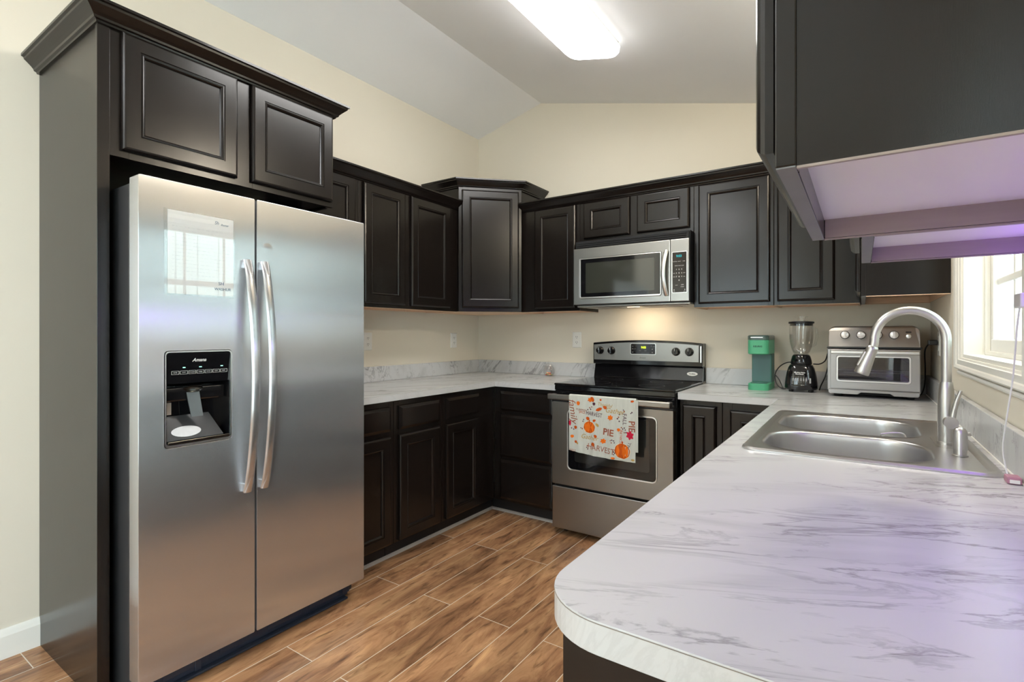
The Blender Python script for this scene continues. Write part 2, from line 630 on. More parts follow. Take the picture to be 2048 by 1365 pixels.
M_GLASS = mat('clear_glass', (1, 1, 1), 0.0, trans=1.0, ior=1.45)
M_PANE = mat('window_glass', (1, 1, 1), 0.0, trans=1.0, ior=1.02, spec=0.5)
M_CLEAR = mat('clear_plastic', (0.95, 0.95, 0.95), 0.04, trans=1.0, ior=1.3)
M_LENS = emit('fluorescent_lens', (1.0, 0.985, 0.95), LIGHT_LENS)
M_LENSRIM = emit('fluorescent_lens_rim', (1.0, 0.99, 0.96), 2.2)
M_SINKLAMP = emit('warm_dome_glass', (1.0, 0.88, 0.70), SINK_LAMP)
M_REARFILL = emit('rear_fill_lens', (0.95, 0.98, 1.0), REAR_FILL)
M_LED = emit('violet_led', (0.34, 0.12, 1.0), LED_E)
M_GREENLED = emit('green_indicator', (0.35, 1.0, 0.75), 2.2)
M_CLOCK = emit('yellow_green_display', (0.75, 1.0, 0.05), 1.6)
M_TEAL = emit('teal_display', (0.05, 0.55, 0.60), 0.9)
M_MARB_A = marble_mat('marble_laminate_peninsula', (0, 0, math.radians(-24)), 0.0)
M_MARB_B = marble_mat('marble_laminate_left', (0, 0, math.radians(-60)), 3.1)
M_MARB_E = marble_mat('marble_laminate_edge_band', (math.radians(50), math.radians(40), math.radians(55)), 9.7, 0.16)
M_MARB_V = marble_mat('marble_laminate_splash', (math.radians(35), math.radians(48), math.radians(35)), 5.3)


def thin_glass(name, tint=(1, 1, 1), refl=0.07, top=0.75):
    m = bpy.data.materials.new(name)
    m.use_nodes = True
    nt = m.node_tree
    nt.nodes.clear()
    o = nt.nodes.new('ShaderNodeOutputMaterial')
    t = nt.nodes.new('ShaderNodeBsdfTransparent')
    t.inputs[0].default_value = (*tint, 1)
    g = nt.nodes.new('ShaderNodeBsdfGlossy')
    g.inputs['Roughness'].default_value = 0.02
    lw = nt.nodes.new('ShaderNodeLayerWeight')
    lw.inputs[0].default_value = 0.25
    mr = nt.nodes.new('ShaderNodeMapRange')
    mr.inputs['To Min'].default_value = refl
    mr.inputs['To Max'].default_value = top
    nt.links.new(lw.outputs['Facing'], mr.inputs['Value'])
    mx = nt.nodes.new('ShaderNodeMixShader')
    nt.links.new(mr.outputs[0], mx.inputs[0])
    nt.links.new(t.outputs[0], mx.inputs[1])
    nt.links.new(g.outputs[0], mx.inputs[2])
    nt.links.new(mx.outputs[0], o.inputs[0])
    return m


M_PANE = thin_glass('window_glass_pane', (0.95, 0.98, 0.97), 0.05)
M_JAR = thin_glass('clear_jar_glass', (0.985, 0.985, 0.98), 0.03, 0.40)

# ================================================================== the room
YR = -7.0                                         # wall behind the camera
RIDGE_X, RIDGE_Z, PITCH = 0.6204, 3.048, 0.25
LZ = RIDGE_Z - PITCH * RIDGE_X                    # ceiling height at the left wall
RZ = RIDGE_Z - PITCH * (W - RIDGE_X)              # at the right wall

structure(MB().box(-0.12, W + 0.12, YR - 0.12, 0.12, -0.1, 0.0).build('floor', M_FLOOR))
structure(MB().prism([(YR, 0), (0, 0), (0, LZ), (YR, LZ)], -0.12, 0.0, plane='yz').build('wall_left', M_WALL))
gable = [(0, 0), (W, 0), (W, RZ), (RIDGE_X, RIDGE_Z), (0, LZ)]
structure(MB().prism(gable, 0.0, 0.12, plane='xz').build('wall_back', M_WALL))
WIN = (-1.93, -1.07, 1.150, 2.06)                 # sink window: y0 y1 z0 z1
FILL_SIDE_WIN = (-6.3, -3.8, 0.20, 2.15)                    # added side window, out of view, for fill daylight
structure(MB().prism([(YR, 0), (0, 0), (0, RZ), (YR, RZ)], W, W + 0.12,
                     holes=[[(a, c), (b, c), (b, d), (a, d)] for a, b, c, d in (WIN, FILL_SIDE_WIN)], plane='yz').build('wall_right', M_WALL))
FILL_REAR_WIN = (0.12, 1.62, 0.95, 2.30)                   # added wide window behind the camera, for daylight and reflections
structure(MB().prism(gable, YR - 0.12, YR, holes=[[(FILL_REAR_WIN[0], FILL_REAR_WIN[2]), (FILL_REAR_WIN[1], FILL_REAR_WIN[2]), (FILL_REAR_WIN[1], FILL_REAR_WIN[3]), (FILL_REAR_WIN[0], FILL_REAR_WIN[3])]], plane='xz').build('wall_front', M_WALL))
cl = MB()
cl.rings([[(-0.12, y, LZ - PITCH * 0.12), (RIDGE_X, y, RIDGE_Z), (W + 0.12, y, RZ - PITCH * 0.12), (W + 0.12, y, RZ + 0.10), (RIDGE_X, y, RIDGE_Z + 0.13), (-0.12, y, LZ + 0.10)] for y in (YR - 0.12, 0.12)])
structure(cl.build('ceiling', M_CEIL))

# baseboard of the left wall, ends at the refrigerator's end panel
structure(MB().sweep([(0, YR), (0, -2.822)], [(0.001, 0), (0.014, 0), (0.014, 0.085), (0.010, 0.10), (0.006, 0.112), (0.001, 0.112)]).build('baseboard_left', M_TRIM))
structure(MB().sweep([(W, -3.02), (W, YR)], [(0.001, 0), (0.014, 0), (0.014, 0.085), (0.010, 0.10), (0.006, 0.112), (0.001, 0.112)]).build('baseboard_right', M_TRIM))
# thin shoe moulding in front of the toe kicks
structure(MB().sweep([(0.5422, -1.87), (0.5422, -0.5422), (1.108, -0.5422)], [(0.0, 0), (0.012, 0), (0.010, 0.012), (0.0, 0.016)]).build('trim_1', mat('greyish_shoe_moulding', (0.40, 0.35, 0.31), 0.5, var=0.2)))

# sink window -------------------------------------------------------
y0, y1, z0, z1 = WIN
def frame_ring(mb, ya, yb, za, zb, wd, x0, x1, bev=0.002):
    mb.box(x0, x1, ya, ya + wd, za, zb, bev)
    mb.box(x0, x1, yb - wd, yb, za, zb, bev)
    mb.box(x0, x1, ya + wd, yb - wd, za, za + wd, bev)
    mb.box(x0, x1, ya + wd, yb - wd, zb - wd, zb, bev)
# reveal lining with a stop, then the sash with its grid
win = MB()
frame_ring(win, y0, y1, z0, z1, 0.012, W - 0.004, W + 0.116, 0)
frame_ring(win, y0 + 0.012, y1 - 0.012, z0 + 0.012, z1 - 0.012, 0.014, W + 0.052, W + 0.066)
window_1 = structure(win.build('window_1', M_TRIM))
sash = MB()
sx0, sx1 = W + 0.066, W + 0.094
sash.box(sx0, sx1, y1 - 0.062, y1 - 0.014, z0 + 0.012, z1 - 0.012, 0.003)
sash.box(sx0, sx1, y0 + 0.014, y0 + 0.062, z0 + 0.012, z1 - 0.012, 0.003)
sash.box(sx0 - 0.006, sx1, y0 + 0.062, y1 - 0.062, z0 + 0.012, z0 + 0.066, 0.004)
sash.box(sx0, sx1, y0 + 0.062, y1 - 0.062, z1 - 0.06, z1 - 0.012, 0.003)
sash.box(sx0 - 0.004, sx1, y0 + 0.062, y1 - 0.062, 1.60, 1.642, 0.003)
sash.build('window_sash', M_WHITE, window_1)
gr = MB()
gr.box(sx0 + 0.010, sx1 - 0.006, y0 + 0.062, y1 - 0.062, 1.398, 1.420, 0.003)
for yy in (-1.355, -1.645):
    gr.box(sx0 + 0.012, sx1 - 0.007, yy - 0.010, yy + 0.010, z0 + 0.066, z1 - 0.06, 0.003)
gr.build('window_grid', M_WHITE, window_1)
MB().box(sx0 + 0.014, sx0 + 0.018, y0 + 0.06, y1 - 0.06, z0 + 0.06, z1 - 0.055).build('window_pane', M_PANE, window_1)
# picture-frame casing with a stepped profile
casing = MB()
prof = [(0.0, 0.0), (0.0, 0.010), (0.012, 0.012), (0.016, 0.016), (0.050, 0.014), (0.056, 0.018), (0.074, 0.021), (0.085, 0.016), (0.085, 0.0)]
rings = []
for ins, out in prof:
    rings.append([(W - out, y0 - ins, z0 - ins * 0.5), (W - out, y1 + ins, z0 - ins * 0.5), (W - out, y1 + ins, z1 + ins), (W - out, y0 - ins, z1 + ins)])
casing.rings(rings, cap0=False, cap1=False)
structure(casing.build('trim_2', M_TRIM))
structure(MB().sweep([(W, y1 + 0.085), (W, y0 - 0.085)], [(0, 0), (0.008, 0), (0.011, 0.006), (0.008, 0.012), (0, 0.012)], z=1.088).build('trim_3', M_TRIM))

# added pale board siding outside, dims the daylight in the sink window
sd = MB()
sd.box(W + 1.30, W + 1.40, -3.2, 2.4, -0.1, 3.3)
for k in range(28):
    ya_ = -3.2 + k * 0.2
    sd.box(W + 1.285, W + 1.30, ya_ + 0.004, ya_ + 0.196, -0.1, 3.3, 0.004)
structure(sd.build('wall_outside_added', mat('pale_green_board_siding', (0.54, 0.60, 0.585), 0.7, var=0.06, vscale=3, stretch=(1, 5, 0.3))))
# added windows behind the camera, unseen, bring fill daylight and reflections ----------------
a, b, c, d = FILL_SIDE_WIN
wb = MB()
frame_ring(wb, a, b, c, d, 0.05, W + 0.02, W + 0.10)
wb.box(W + 0.03, W + 0.09, a + 0.05, b - 0.05, (c + d) / 2 - 0.02, (c + d) / 2 + 0.02)
wb.box(W + 0.03, W + 0.09, (a + b) / 2 - 0.025, (a + b) / 2 + 0.025, c + 0.05, d - 0.05)
window_fill_side = structure(wb.build('window_fill_side', M_WHITE))
MB().box(W + 0.058, W + 0.062, a + 0.04, b - 0.04, c + 0.04, d - 0.04).build('window_pane', M_PANE, window_fill_side)
db = MB()
for xa, xb in ((FILL_REAR_WIN[0], 0.88), (0.86, FILL_REAR_WIN[1])):
    for q in (xa, xb - 0.07): db.box(q, q + 0.07, YR - 0.09, YR - 0.03, FILL_REAR_WIN[2], FILL_REAR_WIN[3])
    db.box(xa + 0.07, xb - 0.07, YR - 0.09, YR - 0.03, FILL_REAR_WIN[2], FILL_REAR_WIN[2] + 0.09)
    db.box(xa + 0.07, xb - 0.07, YR - 0.09, YR - 0.03, FILL_REAR_WIN[3] - 0.07, FILL_REAR_WIN[3])
window_fill_rear = structure(db.build('window_fill_rear', M_WHITE))
MB().box(FILL_REAR_WIN[0] + 0.05, FILL_REAR_WIN[1] - 0.05, YR - 0.062, YR - 0.058, FILL_REAR_WIN[2] + 0.05, FILL_REAR_WIN[3] - 0.05).build('window_pane', M_PANE, window_fill_rear)

# ================================================================== ceiling lights
TH = math.atan(PITCH)


def slope_z(x): return RIDGE_Z - PITCH * (x - RIDGE_X)


def wrap_light(name, label, x, yc, wid, ln, m, grp=None):
    t = thing(name, label, 'ceiling light', (x, yc, slope_z(x) - 0.001), local=True, rot=(0, TH, 0))
    b = MB()
    b.box(-wid * 0.42, wid * 0.42, -ln / 2 + 0.03, ln / 2 - 0.03, -0.026, 0.0, 0.003)
    b.build('housing', M_WHITE, t)
    MB().rings([[(p[0], p[1], z) for p in rrect(-wid / 2 + i_, wid / 2 - i_, -ln / 2 + i_, ln / 2 - i_, 0.075, 8)] for i_, z in ((0.012, -0.0265), (0.0, -0.030), (0.0, -0.0515))], cap1=False, smooth=True).build('lens_rim', M_LENSRIM, t)
    rs = []
    for ins, z, r in ((0.0, -0.052, 0.075), (0.010, -0.068, 0.066), (0.030, -0.079, 0.048), (0.070, -0.084, 0.02)):
        rs.append([(p[0], p[1], z) for p in rrect(-wid / 2 + ins, wid / 2 - ins, -ln / 2 + ins, ln / 2 - ins, r, 8)])
    MB().rings(rs, smooth=True).build('lens', m, t)
    return t


wrap_light('ceiling_light', 'long white glowing fluorescent fixture on the sloped ceiling', 1.500, -1.47, 0.325, 1.24, M_LENS)
wrap_light('ceiling_light', 'long white fluorescent fixture added behind the camera as unseen fill light', 1.10, -4.9, 0.325, 1.24, M_REARFILL)  # added fill light, out of view behind the camera
t = thing('sink_lamp', 'small round dome lamp on the ceiling above the sink', 'ceiling light', (2.80, -1.50, slope_z(2.80) - 0.001), local=True, rot=(0, TH, 0))
MB().lathe([(0.0, 0), (0.075, 0), (0.075, -0.012), (0.066, -0.018), (0, -0.018)], seg=32).build('base', M_NICKEL, t)
MB().lathe([(0.0, -0.018), (0.062, -0.018), (0.062, -0.05), (0.052, -0.075), (0.03, -0.09), (0, -0.094)], seg=32).build('dome', M_SINKLAMP, t)

# ================================================================== cabinets
DOOR_STEPS = lambda t: [(0.003, 0.0), (0.0, 0.003), (0.0, t - 0.010), (0.002, t - 0.0055), (0.006, t - 0.0018), (0.011, t), (0.052, t), (0.0535, t - 0.0035), (0.0555, t - 0.0035), (0.0570, t - 0.0015), (0.0595, t - 0.0008), (0.0630, t - 0.0022), (0.0665, t - 0.0052), (0.0685, t - 0.0085), (0.0695, t - 0.0105)]
SLAB_STEPS = lambda t: [(0.002, 0.0), (0.0, 0.002), (0.0, t - 0.010), (0.004, t - 0.008), (0.016, t), (0.03, t)]


def add_door(t, fr, u0, u1, z0, z1, w, name='door', steps=DOOR_STEPS, th=0.021):
    mb = MB(fr)
    mb.panel(u0, u1, z0, z1, w, steps(th))
    return mb.build(name, M_CAB, t)


CROWN = [(0.0, 0.0), (0.008, 0.0), (0.010, 0.006), (0.017, 0.009), (0.019, 0.016), (0.026, 0.024), (0.038, 0.036), (0.046, 0.043), (0.048, 0.050), (0.055, 0.053), (0.055, 0.062), (0.0, 0.062)]


def wall_cabinet(label, fr, u0, u1, z0, z1, dep, doors, stiles, under=M_MAPLE, doorz=None, group=None, ends=(0, 0), liner=None, edge=M_CAB, dz_bot=0.020, dz_top=0.015):
    """carcass with a face frame, doors and a recessed underside"""
    loc = fr((u0 + u1) / 2, dep / 2, z0)
    t = thing('wall_cabinet', label, 'cabinet', loc, group=group)
    ff = 0.019
    rec = 0.032
    e0, e1 = ends
    b = MB(fr)
    b.box(u0 + e0, u0 + e0 + 0.005, 0.002, dep - ff, z0, z1)
    b.box(u1 - e1 - 0.005, u1 - e1, 0.002, dep - ff, z0, z1)
    b.box(u0 + e0 + 0.005, u1 - e1 - 0.005, 0.002, 0.008, z0 + rec, z1)
    b.box(u0 + e0 + 0.005, u1 - e1 - 0.005, 0.008, dep - ff, z1 - 0.015, z1)
    b.build('carcass', M_CAB, t)
    f = MB(fr)
    for s0, s1 in stiles: f.box(s0, s1, dep - ff, dep, z0, z1, 0.0015)
    for (a, _), (c, __) in zip([(s[1], 0) for s in stiles[:-1]], [(s[0], 0) for s in stiles[1:]]):
        f.box(a, c, dep - ff, dep, z0, z0 + 0.045)
        f.box(a, c, dep - ff, dep, z1 - 0.045, z1)
    f.build('face_frame', M_CAB, t)
    n = MB(fr)
    n.box(u0 + e0 + 0.005, u1 - e1 - 0.005, 0.008, dep - ff, z0 + rec, z0 + rec + 0.012)
    n.build('underside', under, t)
    ln = MB(fr)
    lm = liner or under
    for ua in (u0 + e0 + 0.0055, u1 - e1 - 0.0085):
        ln.box(ua, ua + 0.003, 0.003, dep - ff - 0.001, z0 + 0.0005, z0 + rec)
    ln.box(u0 + e0 + 0.009, u1 - e1 - 0.009, 0.003, 0.006, z0 + 0.0005, z0 + rec)
    # raw lower edges of side panels and frame
    ln.box(u0 + e0, u0 + e0 + 0.005, 0.002, dep - ff, z0 - 0.0025, z0)
    ln.box(u1 - e1 - 0.005, u1 - e1, 0.002, dep - ff, z0 - 0.0025, z0)
    ln.build('side_liner', lm, t)
    er = MB(fr)
    er.box(u0 + 0.001, u1 - 0.001, dep - ff + 0.001, dep - 0.001, z0 - 0.0015, z0)
    er.build('frame_edge', edge, t)
    for d0, d1 in doors:
        add_door(t, fr, d0, d1, z0 + dz_bot, z1 - dz_top, dep)
    return t


ZU, ZT = 1.393, 2.135
# left wall
wall_cabinet('single-door dark wall cabinet half hidden behind the refrigerator', LEFT, -1.905, -1.522, ZU, ZT, 0.305, [(-1.895, -1.552)], [(-1.905, -1.865), (-1.562, -1.522)], edge=M_MAPLE)
wall_cabinet('two-door dark wall cabinet on the left wall, between refrigerator and corner cabinet', LEFT, -1.520, -0.640, ZU, ZT, 0.305,
             [(-1.493, -1.164), (-1.111, -0.732)], [(-1.520, -1.483), (-1.174, -1.101), (-0.742, -0.640)], edge=M_MAPLE)
# back wall
wall_cabinet('narrow single-door dark wall cabinet between corner cabinet and microwave', BACK, 0.640, 1.111, ZU, ZT, 0.305, [(0.757, 1.085)], [(0.640, 0.767), (1.075, 1.111)], edge=M_MAPLE)
wall_cabinet('short two-door dark wall cabinet above the microwave', BACK, 1.113, 1.871, 1.852, ZT, 0.305, [(1.146, 1.472), (1.521, 1.849)], [(1.113, 1.156), (1.462, 1.531), (1.839, 1.871)], dz_bot=0.024)
wall_cabinet('wide single-door dark wall cabinet just right of the microwave', BACK, 1.873, 2.303, ZU, ZT, 0.305, [(1.901, 2.286)], [(1.873, 1.911), (2.276, 2.303)], edge=M_MAPLE)
wall_cabinet('single-door dark wall cabinet above the blender, at the right end of the back wall', BACK, 2.305, 2.700, ZU, ZT, 0.305, [(2.322, 2.592)], [(2.305, 2.332), (2.582, 2.700)], edge=M_MAPLE)
# right wall: beyond, and on this side of, the sink window
wall_cabinet('dark wall cabinet in the far right corner, end panel facing the room beside the window', RIGHT, -0.753, -0.003, 1.400, ZT, 0.304, [(-0.735, -0.345)], [(-0.753, -0.725), (-0.355, -0.003)], ends=(0.003, 0), edge=M_RAWEDGE)
wall_cabinet('dark wall cabinet with violet lit underside just this side of the window', RIGHT, -2.434, -2.036, 1.400, ZT, 0.304, [(-2.415, -2.055)], [(-2.434, -2.405), (-2.065, -2.036)], under=M_MELA, liner=M_TAUPE, edge=M_RAWEDGE)
wall_cabinet('large dark wall cabinet hanging in the near right foreground, pale underside showing', RIGHT, -2.914, -2.436, 1.400, ZT, 0.376, [(-2.900, -2.452)], [(-2.914, -2.884), (-2.466, -2.436)], under=M_MELA, liner=M_TAUPE, ends=(0.003, 0), edge=M_RAWEDGE)

# corner cabinet with a diagonal door
A, S = 0.640, 0.315
z0c, z1c = ZU - 0.002, 2.285
t = thing('corner_wall_cabinet', 'tall diagonal dark corner wall cabinet rising above its neighbours', 'cabinet', (0.2, -0.2, z0c))
plan = [(0.002, -0.002), (0.002, -A + 0.003), (S, -A + 0.003), (A - 0.003, -S), (A - 0.003, -0.002)]
MB().prism(plan, z0c + 0.004, z1c).build('carcass', M_CAB, t)
MB().prism([(p[0] * 0.995 + 0.001, p[1] * 0.995 - 0.001) for p in plan], z0c, z0c + 0.0035).build('underside', M_MAPLE, t)
dl = math.hypot(A - S, A - S)
DIAG = Frame((S, -A, 0), (1 / math.sqrt(2), 1 / math.sqrt(2), 0), (1 / math.sqrt(2), -1 / math.sqrt(2), 0))
ff = MB(DIAG)
ff.box(0.0, 0.03, 0.001, 0.014, z0c + 0.004, z1c, 0.0015)
ff.box(dl - 0.03, dl, 0.001, 0.014, z0c + 0.004, z1c, 0.0015)
ff.box(0.03, dl - 0.03, 0.001, 0.014, z0c + 0.004, z0c + 0.045)
ff.box(0.03, dl - 0.03, 0.001, 0.014, z1c - 0.045, z1c)
ff.build('face_frame', M_CAB, t)
add_door(t, DIAG, 0.022, dl - 0.022, z0c + 0.030, z1c - 0.020, 0.014)
MB().sweep([(0.003, -A), (S, -A), (A, -S), (A, -0.003)], CROWN, z=z1c - 0.004).build('crown', M_CAB, t)

# crown mouldings along the two runs
world_mode()
tag(MB().sweep([(0.306, -1.900), (0.306, -0.642)], CROWN, z=ZT - 0.012).build('crown_molding', M_CAB), 'dark crown moulding along the top of the left wall cabinets', 'moulding')
tag(MB().sweep([(0.642, -0.306), (2.716, -0.306)], CROWN, z=ZT - 0.012).build('crown_molding', M_CAB), 'dark crown moulding along the top of the back wall cabinets over the microwave', 'moulding')
tag(MB().sweep([(W - 0.378, -2.439), (W - 0.378, -2.916), (W - 0.003, -2.916)], CROWN, z=ZT - 0.012).build('crown_molding', M_CAB), 'dark crown moulding on top of the near right foreground cabinet', 'moulding')

# refrigerator surround: end panel, cabinet over, crown
FX = 0.600
t = thing('refrigerator_cabinet', 'deep two-door dark cabinet over the refrigerator with full-height end panel', 'cabinet', (0.3, -2.4, 0))
MB().box(0.002, FX, -2.842, -2.824, 0, 2.285).build('end_panel', M_CAB, t)
MB().box(FX, FX + 0.019, -2.846, -2.811, 0, 2.285, 0.001).build('panel_stile', M_CAB, t)
b = MB()
b.box(0.002, FX - 0.004, -2.823, -1.945, 1.842, 2.285)
b.box(0.002, FX - 0.02, -1.944, -1.928, 1.836, 2.285)
b.build('carcass', M_CAB, t)
f = MB(LEFT)
for s0, s1 in ((-2.811, -2.755), (-2.395, -2.32), (-1.965, -1.926)): f.box(s0, s1, FX - 0.003, FX + 0.016, 1.836, 2.285, 0.001)
for s0, s1 in ((-2.755, -2.395), (-2.32, -1.965)):
    f.box(s0, s1, FX - 0.003, FX + 0.016, 1.836, 1.88)
    f.box(s0, s1, FX - 0.003, FX + 0.016, 2.24, 2.285)
f.build('face_frame', M_CAB, t)
add_door(t, LEFT, -2.780, -2.388, 1.860, 2.262, FX + 0.016)
add_door(t, LEFT, -2.330, -1.937, 1.860, 2.262, FX + 0.016)
MB().sweep([(0.003, -2.842), (FX + 0.018, -2.842), (FX + 0.018, -1.926), (0.34, -1.926)], CROWN, z=2.262).build('crown', M_CAB, t)


def base_cabinet(label, fr, u0, u1, fronts, dep=0.61, group=None, toe=0.10, stiles=None, shell=True, endpanel=False, ztop=0.875, rails=(), toe_ext=(0, 0)):
    t = thing('base_cabinet', label, 'cabinet', fr((u0 + u1) / 2, dep / 2, 0), group=group)
    b = MB(fr)
    b.box(u0, u0 + 0.015, 0.003, dep - 0.019, toe, ztop)
    b.box(u1 - 0.015, u1, 0.003, dep - 0.019, toe, ztop)
    for ua in (u0, u1 - 0.015): b.box(ua, ua + 0.015, 0.003, dep - 0.08, 0.0, toe)
    b.box(u0 + 0.015, u1 - 0.015, 0.003, 0.012, toe, ztop)
    b.box(u0 + 0.015, u1 - 0.015, 0.012, dep - 0.019, toe, toe + 0.015)
    if shell: b.box(u0 + 0.015, u1 - 0.015, dep - 0.105, dep - 0.082, ztop - 0.10, ztop)
    b.build('carcass', M_CAB, t)
    f = MB(fr)
    st = stiles or [(u0, u0 + 0.035), (u1 - 0.035, u1)]
    for s0, s1 in st: f.box(s0, s1, dep - 0.019, dep, toe, ztop, 0.0015)
    for s, q in zip(st[:-1], st[1:]):
        f.box(s[1], q[0], dep - 0.019, dep, toe, toe + 0.04)
        f.box(s[1], q[0], dep - 0.019, dep, ztop - 0.04, ztop)
        for r0, r1 in rails: f.box(s[1], q[0], dep - 0.019, dep, r0, r1)
    f.build('face_frame', M_CAB, t)
    MB(fr).box(u0 + 0.0005 - toe_ext[0], u1 - 0.0005 + toe_ext[1], dep - 0.08, dep - 0.068, 0.0, toe).build('toe_kick', M_TOE, t)
    for kind, a, c, za, zb in fronts:
        if kind == 'door': add_door(t, fr, a, c, za, zb, dep)
        else: add_door(t, fr, a, c, za, zb, dep, 'drawer_front', SLAB_STEPS)
    return t


DR, DO = (0.712, 0.842), (0.108, 0.684)
RL = [(0.672, 0.722)]
base_cabinet('dark base cabinet with one drawer over one door, partly hidden by the refrigerator', LEFT, -1.868, -1.537, [('drawer', -1.858, -1.565, *DR), ('door', -1.858, -1.565, *DO)], rails=RL)
base_cabinet('dark base cabinet with one drawer over one door, middle of the left run', LEFT, -1.535, -1.150, [('drawer', -1.504, -1.179, *DR), ('door', -1.504, -1.179, *DO)], rails=RL)
base_cabinet('dark base cabinet with one drawer over one door, next to the inner left corner', LEFT, -1.148, -0.612, [('drawer', -1.118, -0.794, *DR), ('door', -1.118, -0.794, *DO)],
             stiles=[(-1.148, -1.108), (-0.804, -0.612)], rails=RL, toe_ext=(0, 0.070))
base_cabinet('dark base cabinet with three stacked drawers left of the range', BACK, 0.612, 1.108, [('drawer', 0.668, 1.074, 0.714, 0.846), ('drawer', 0.668, 1.074, 0.402, 0.688), ('drawer', 0.668, 1.074, 0.116, 0.384)], rails=[(0.38, 0.41), (0.68, 0.72)], stiles=[(0.612, 0.680), (1.066, 1.108)], toe_ext=(0.0685, 0))
base_cabinet('narrow single-door dark base cabinet just right of the range', BACK, 1.877, 2.098, [('door', 1.893, 2.070, 0.108, 0.848)])
base_cabinet('dark base cabinet in the right corner, its door half hidden by the peninsula', BACK, 2.100, 2.376, [('door', 2.138, 2.345, 0.108, 0.836)], stiles=[(2.100, 2.148), (2.335, 2.376)])
PD = 0.610
base_cabinet('dark sink base cabinet with two doors under the sink', RIGHT, -1.990, -1.090, [('drawer', -1.97, -1.55, *DR), ('drawer', -1.53, -1.11, *DR), ('door', -1.97, -1.55, *DO), ('door', -1.53, -1.11, *DO)], dep=PD, rails=RL, shell=False, stiles=[(-1.99, -1.955), (-1.56, -1.52), (-1.125, -1.09)])
base_cabinet('dark base cabinet on the sink run between sink base and back corner', RIGHT, -1.088, -0.655, [('drawer', -1.068, -0.72, *DR), ('door', -1.068, -0.72, *DO)], dep=PD, rails=RL)
t = base_cabinet('dark base cabinet under the rounded near end of the marble counter', RIGHT, -2.905, -1.992, [('drawer', -2.885, -2.46, *DR), ('drawer', -2.44, -2.012, *DR), ('door', -2.885, -2.46, *DO), ('door', -2.44, -2.012, *DO)], dep=PD, rails=RL, stiles=[(-2.905, -2.87), (-2.47, -2.43), (-2.03, -1.992)])
MB().box(W - PD - 0.001, W - 0.003, -2.924, -2.907, 0.0, 0.875, 0.001).build('end_panel', M_CAB, t)

# ================================================================== worktops
CZ0, CZ1 = 0.876, 0.914
t = thing('countertop', 'L-shaped white marble-look countertop between refrigerator and range', 'countertop', (0.32, -0.9, CZ0))
MB().prism([(0.004, -0.004), (0.004, -1.868), (0.641, -1.868), (0.641, -0.641), (1.109, -0.641), (1.109, -0.004)], CZ0, CZ1, bev=0.002).sides(1).build('worktop', [M_MARB_B, M_MARB_E], t)
SEAM = [(-0.001, 0.0), (0.0004, 0.0), (0.0004, 0.0010), (-0.001, 0.0010)]
M_SEAM = mat('brown_laminate_seam', (0.22, 0.19, 0.165), 0.5)
MB().sweep([(0.641, -1.868), (0.641, -0.641), (1.109, -0.641)], SEAM, z=CZ1 - 0.0034).build('edge_seam', M_SEAM, t)
b = MB()
b.box(0.002, 0.020, -1.868, -0.002, CZ1 + 0.0005, 1.016, 0.002)
b.box(0.0205, 1.109, -0.020, -0.002, CZ1 + 0.0005, 1.016, 0.002)
b.build('backsplash', M_MARB_V, t)

PX = 2.3676                                       # front edge of the peninsula run
t = thing('countertop', 'white marble-look countertop with sink and rounded near end on the right', 'countertop', (2.7, -1.8, CZ0))
r = 0.095
yE = -2.962
arc = [(PX + r - r * math.sin(a), yE + r - r * math.cos(a)) for a in [PI / 2 * k / 12 for k in range(13)]]
outer = [(1.874, -0.004), (1.874, -0.641), (PX, -0.641)] + arc[::-1] + [(W - 0.003, yE), (W - 0.003, -0.004)]
hole = rrect(2.445, 2.948, -1.925, -1.135, 0.03, 4)
MB().prism(outer, CZ0, CZ1, holes=[hole], bev=0.0012).sides(1).build('worktop', [M_MARB_A, M_MARB_E], t)
MB().sweep(([(1.874, -0.641), (PX, -0.641)] + arc[::-1] + [(W - 0.003, yE)])[::1], [(-o, h) for o, h in SEAM] if False else SEAM, z=CZ1 - 0.0030).build('edge_seam', M_SEAM, t)
b = MB()
b.box(1.874, W - 0.020, -0.020, -0.002, CZ1 + 0.0005, 1.016, 0.002)
b.box(W - 0.0195, W - 0.002, yE, -0.002, CZ1 + 0.0005, 1.016, 0.002)
b.build('backsplash', M_MARB_V, t)
# pale bead of caulk along the wall
MB().tube([(W - 0.0195, yE + 0.01, CZ1 + 0.001), (W - 0.0195, -0.03, CZ1 + 0.001)], 0.003, 6).build('caulk_bead', M_WHITE, t)

# ================================================================== refrigerator
fy0, fys, fy1, fxf = -2.788, -2.399, -1.879, 0.781
t = thing('refrigerator', 'stainless steel side-by-side refrigerator with water dispenser', 'refrigerator', (0.42, (fy0 + fy1) / 2, 0))
MB().box(0.06, 0.700, fy0 + 0.004, fy1 - 0.004, 0.022, 1.735, 0.006).build('body', M_DGREY, t)
DISP = (-2.714, -2.490, 0.848, 1.177)
MB().prism(rrect(fy0, fys - 0.004, 0.092, 1.750, 0.004, 2), 0.712, fxf, holes=[rrect(DISP[0], DISP[1], DISP[2], DISP[3], 0.014, 5)], plane='yz', bev=0.005).build('freezer_door', M_STEEL, t)
MB().prism(rrect(fys + 0.004, fy1, 0.092, 1.750, 0.004, 2), 0.712, fxf, plane='yz', bev=0.005).build('refrigerator_door', M_STEEL, t)
b = MB()
b.box(0.7005, 0.7115, fy0 + 0.012, fys - 0.012, 0.11, 1.735)
b.box(0.7005, 0.7115, fys + 0.012, fy1 - 0.012, 0.11, 1.735)
b.build('gasket', M_BLACKM, t)
g = MB()
g.box(0.690, 0.708, fy0 + 0.03, fy1 - 0.035, 0.012, 0.078, 0.004)
for yy in [fy0 + 0.10 + k * 0.19 for k in range(4)]:
    g.box(0.708, 0.712, yy, yy + 0.15, 0.030, 0.066, 0.003)
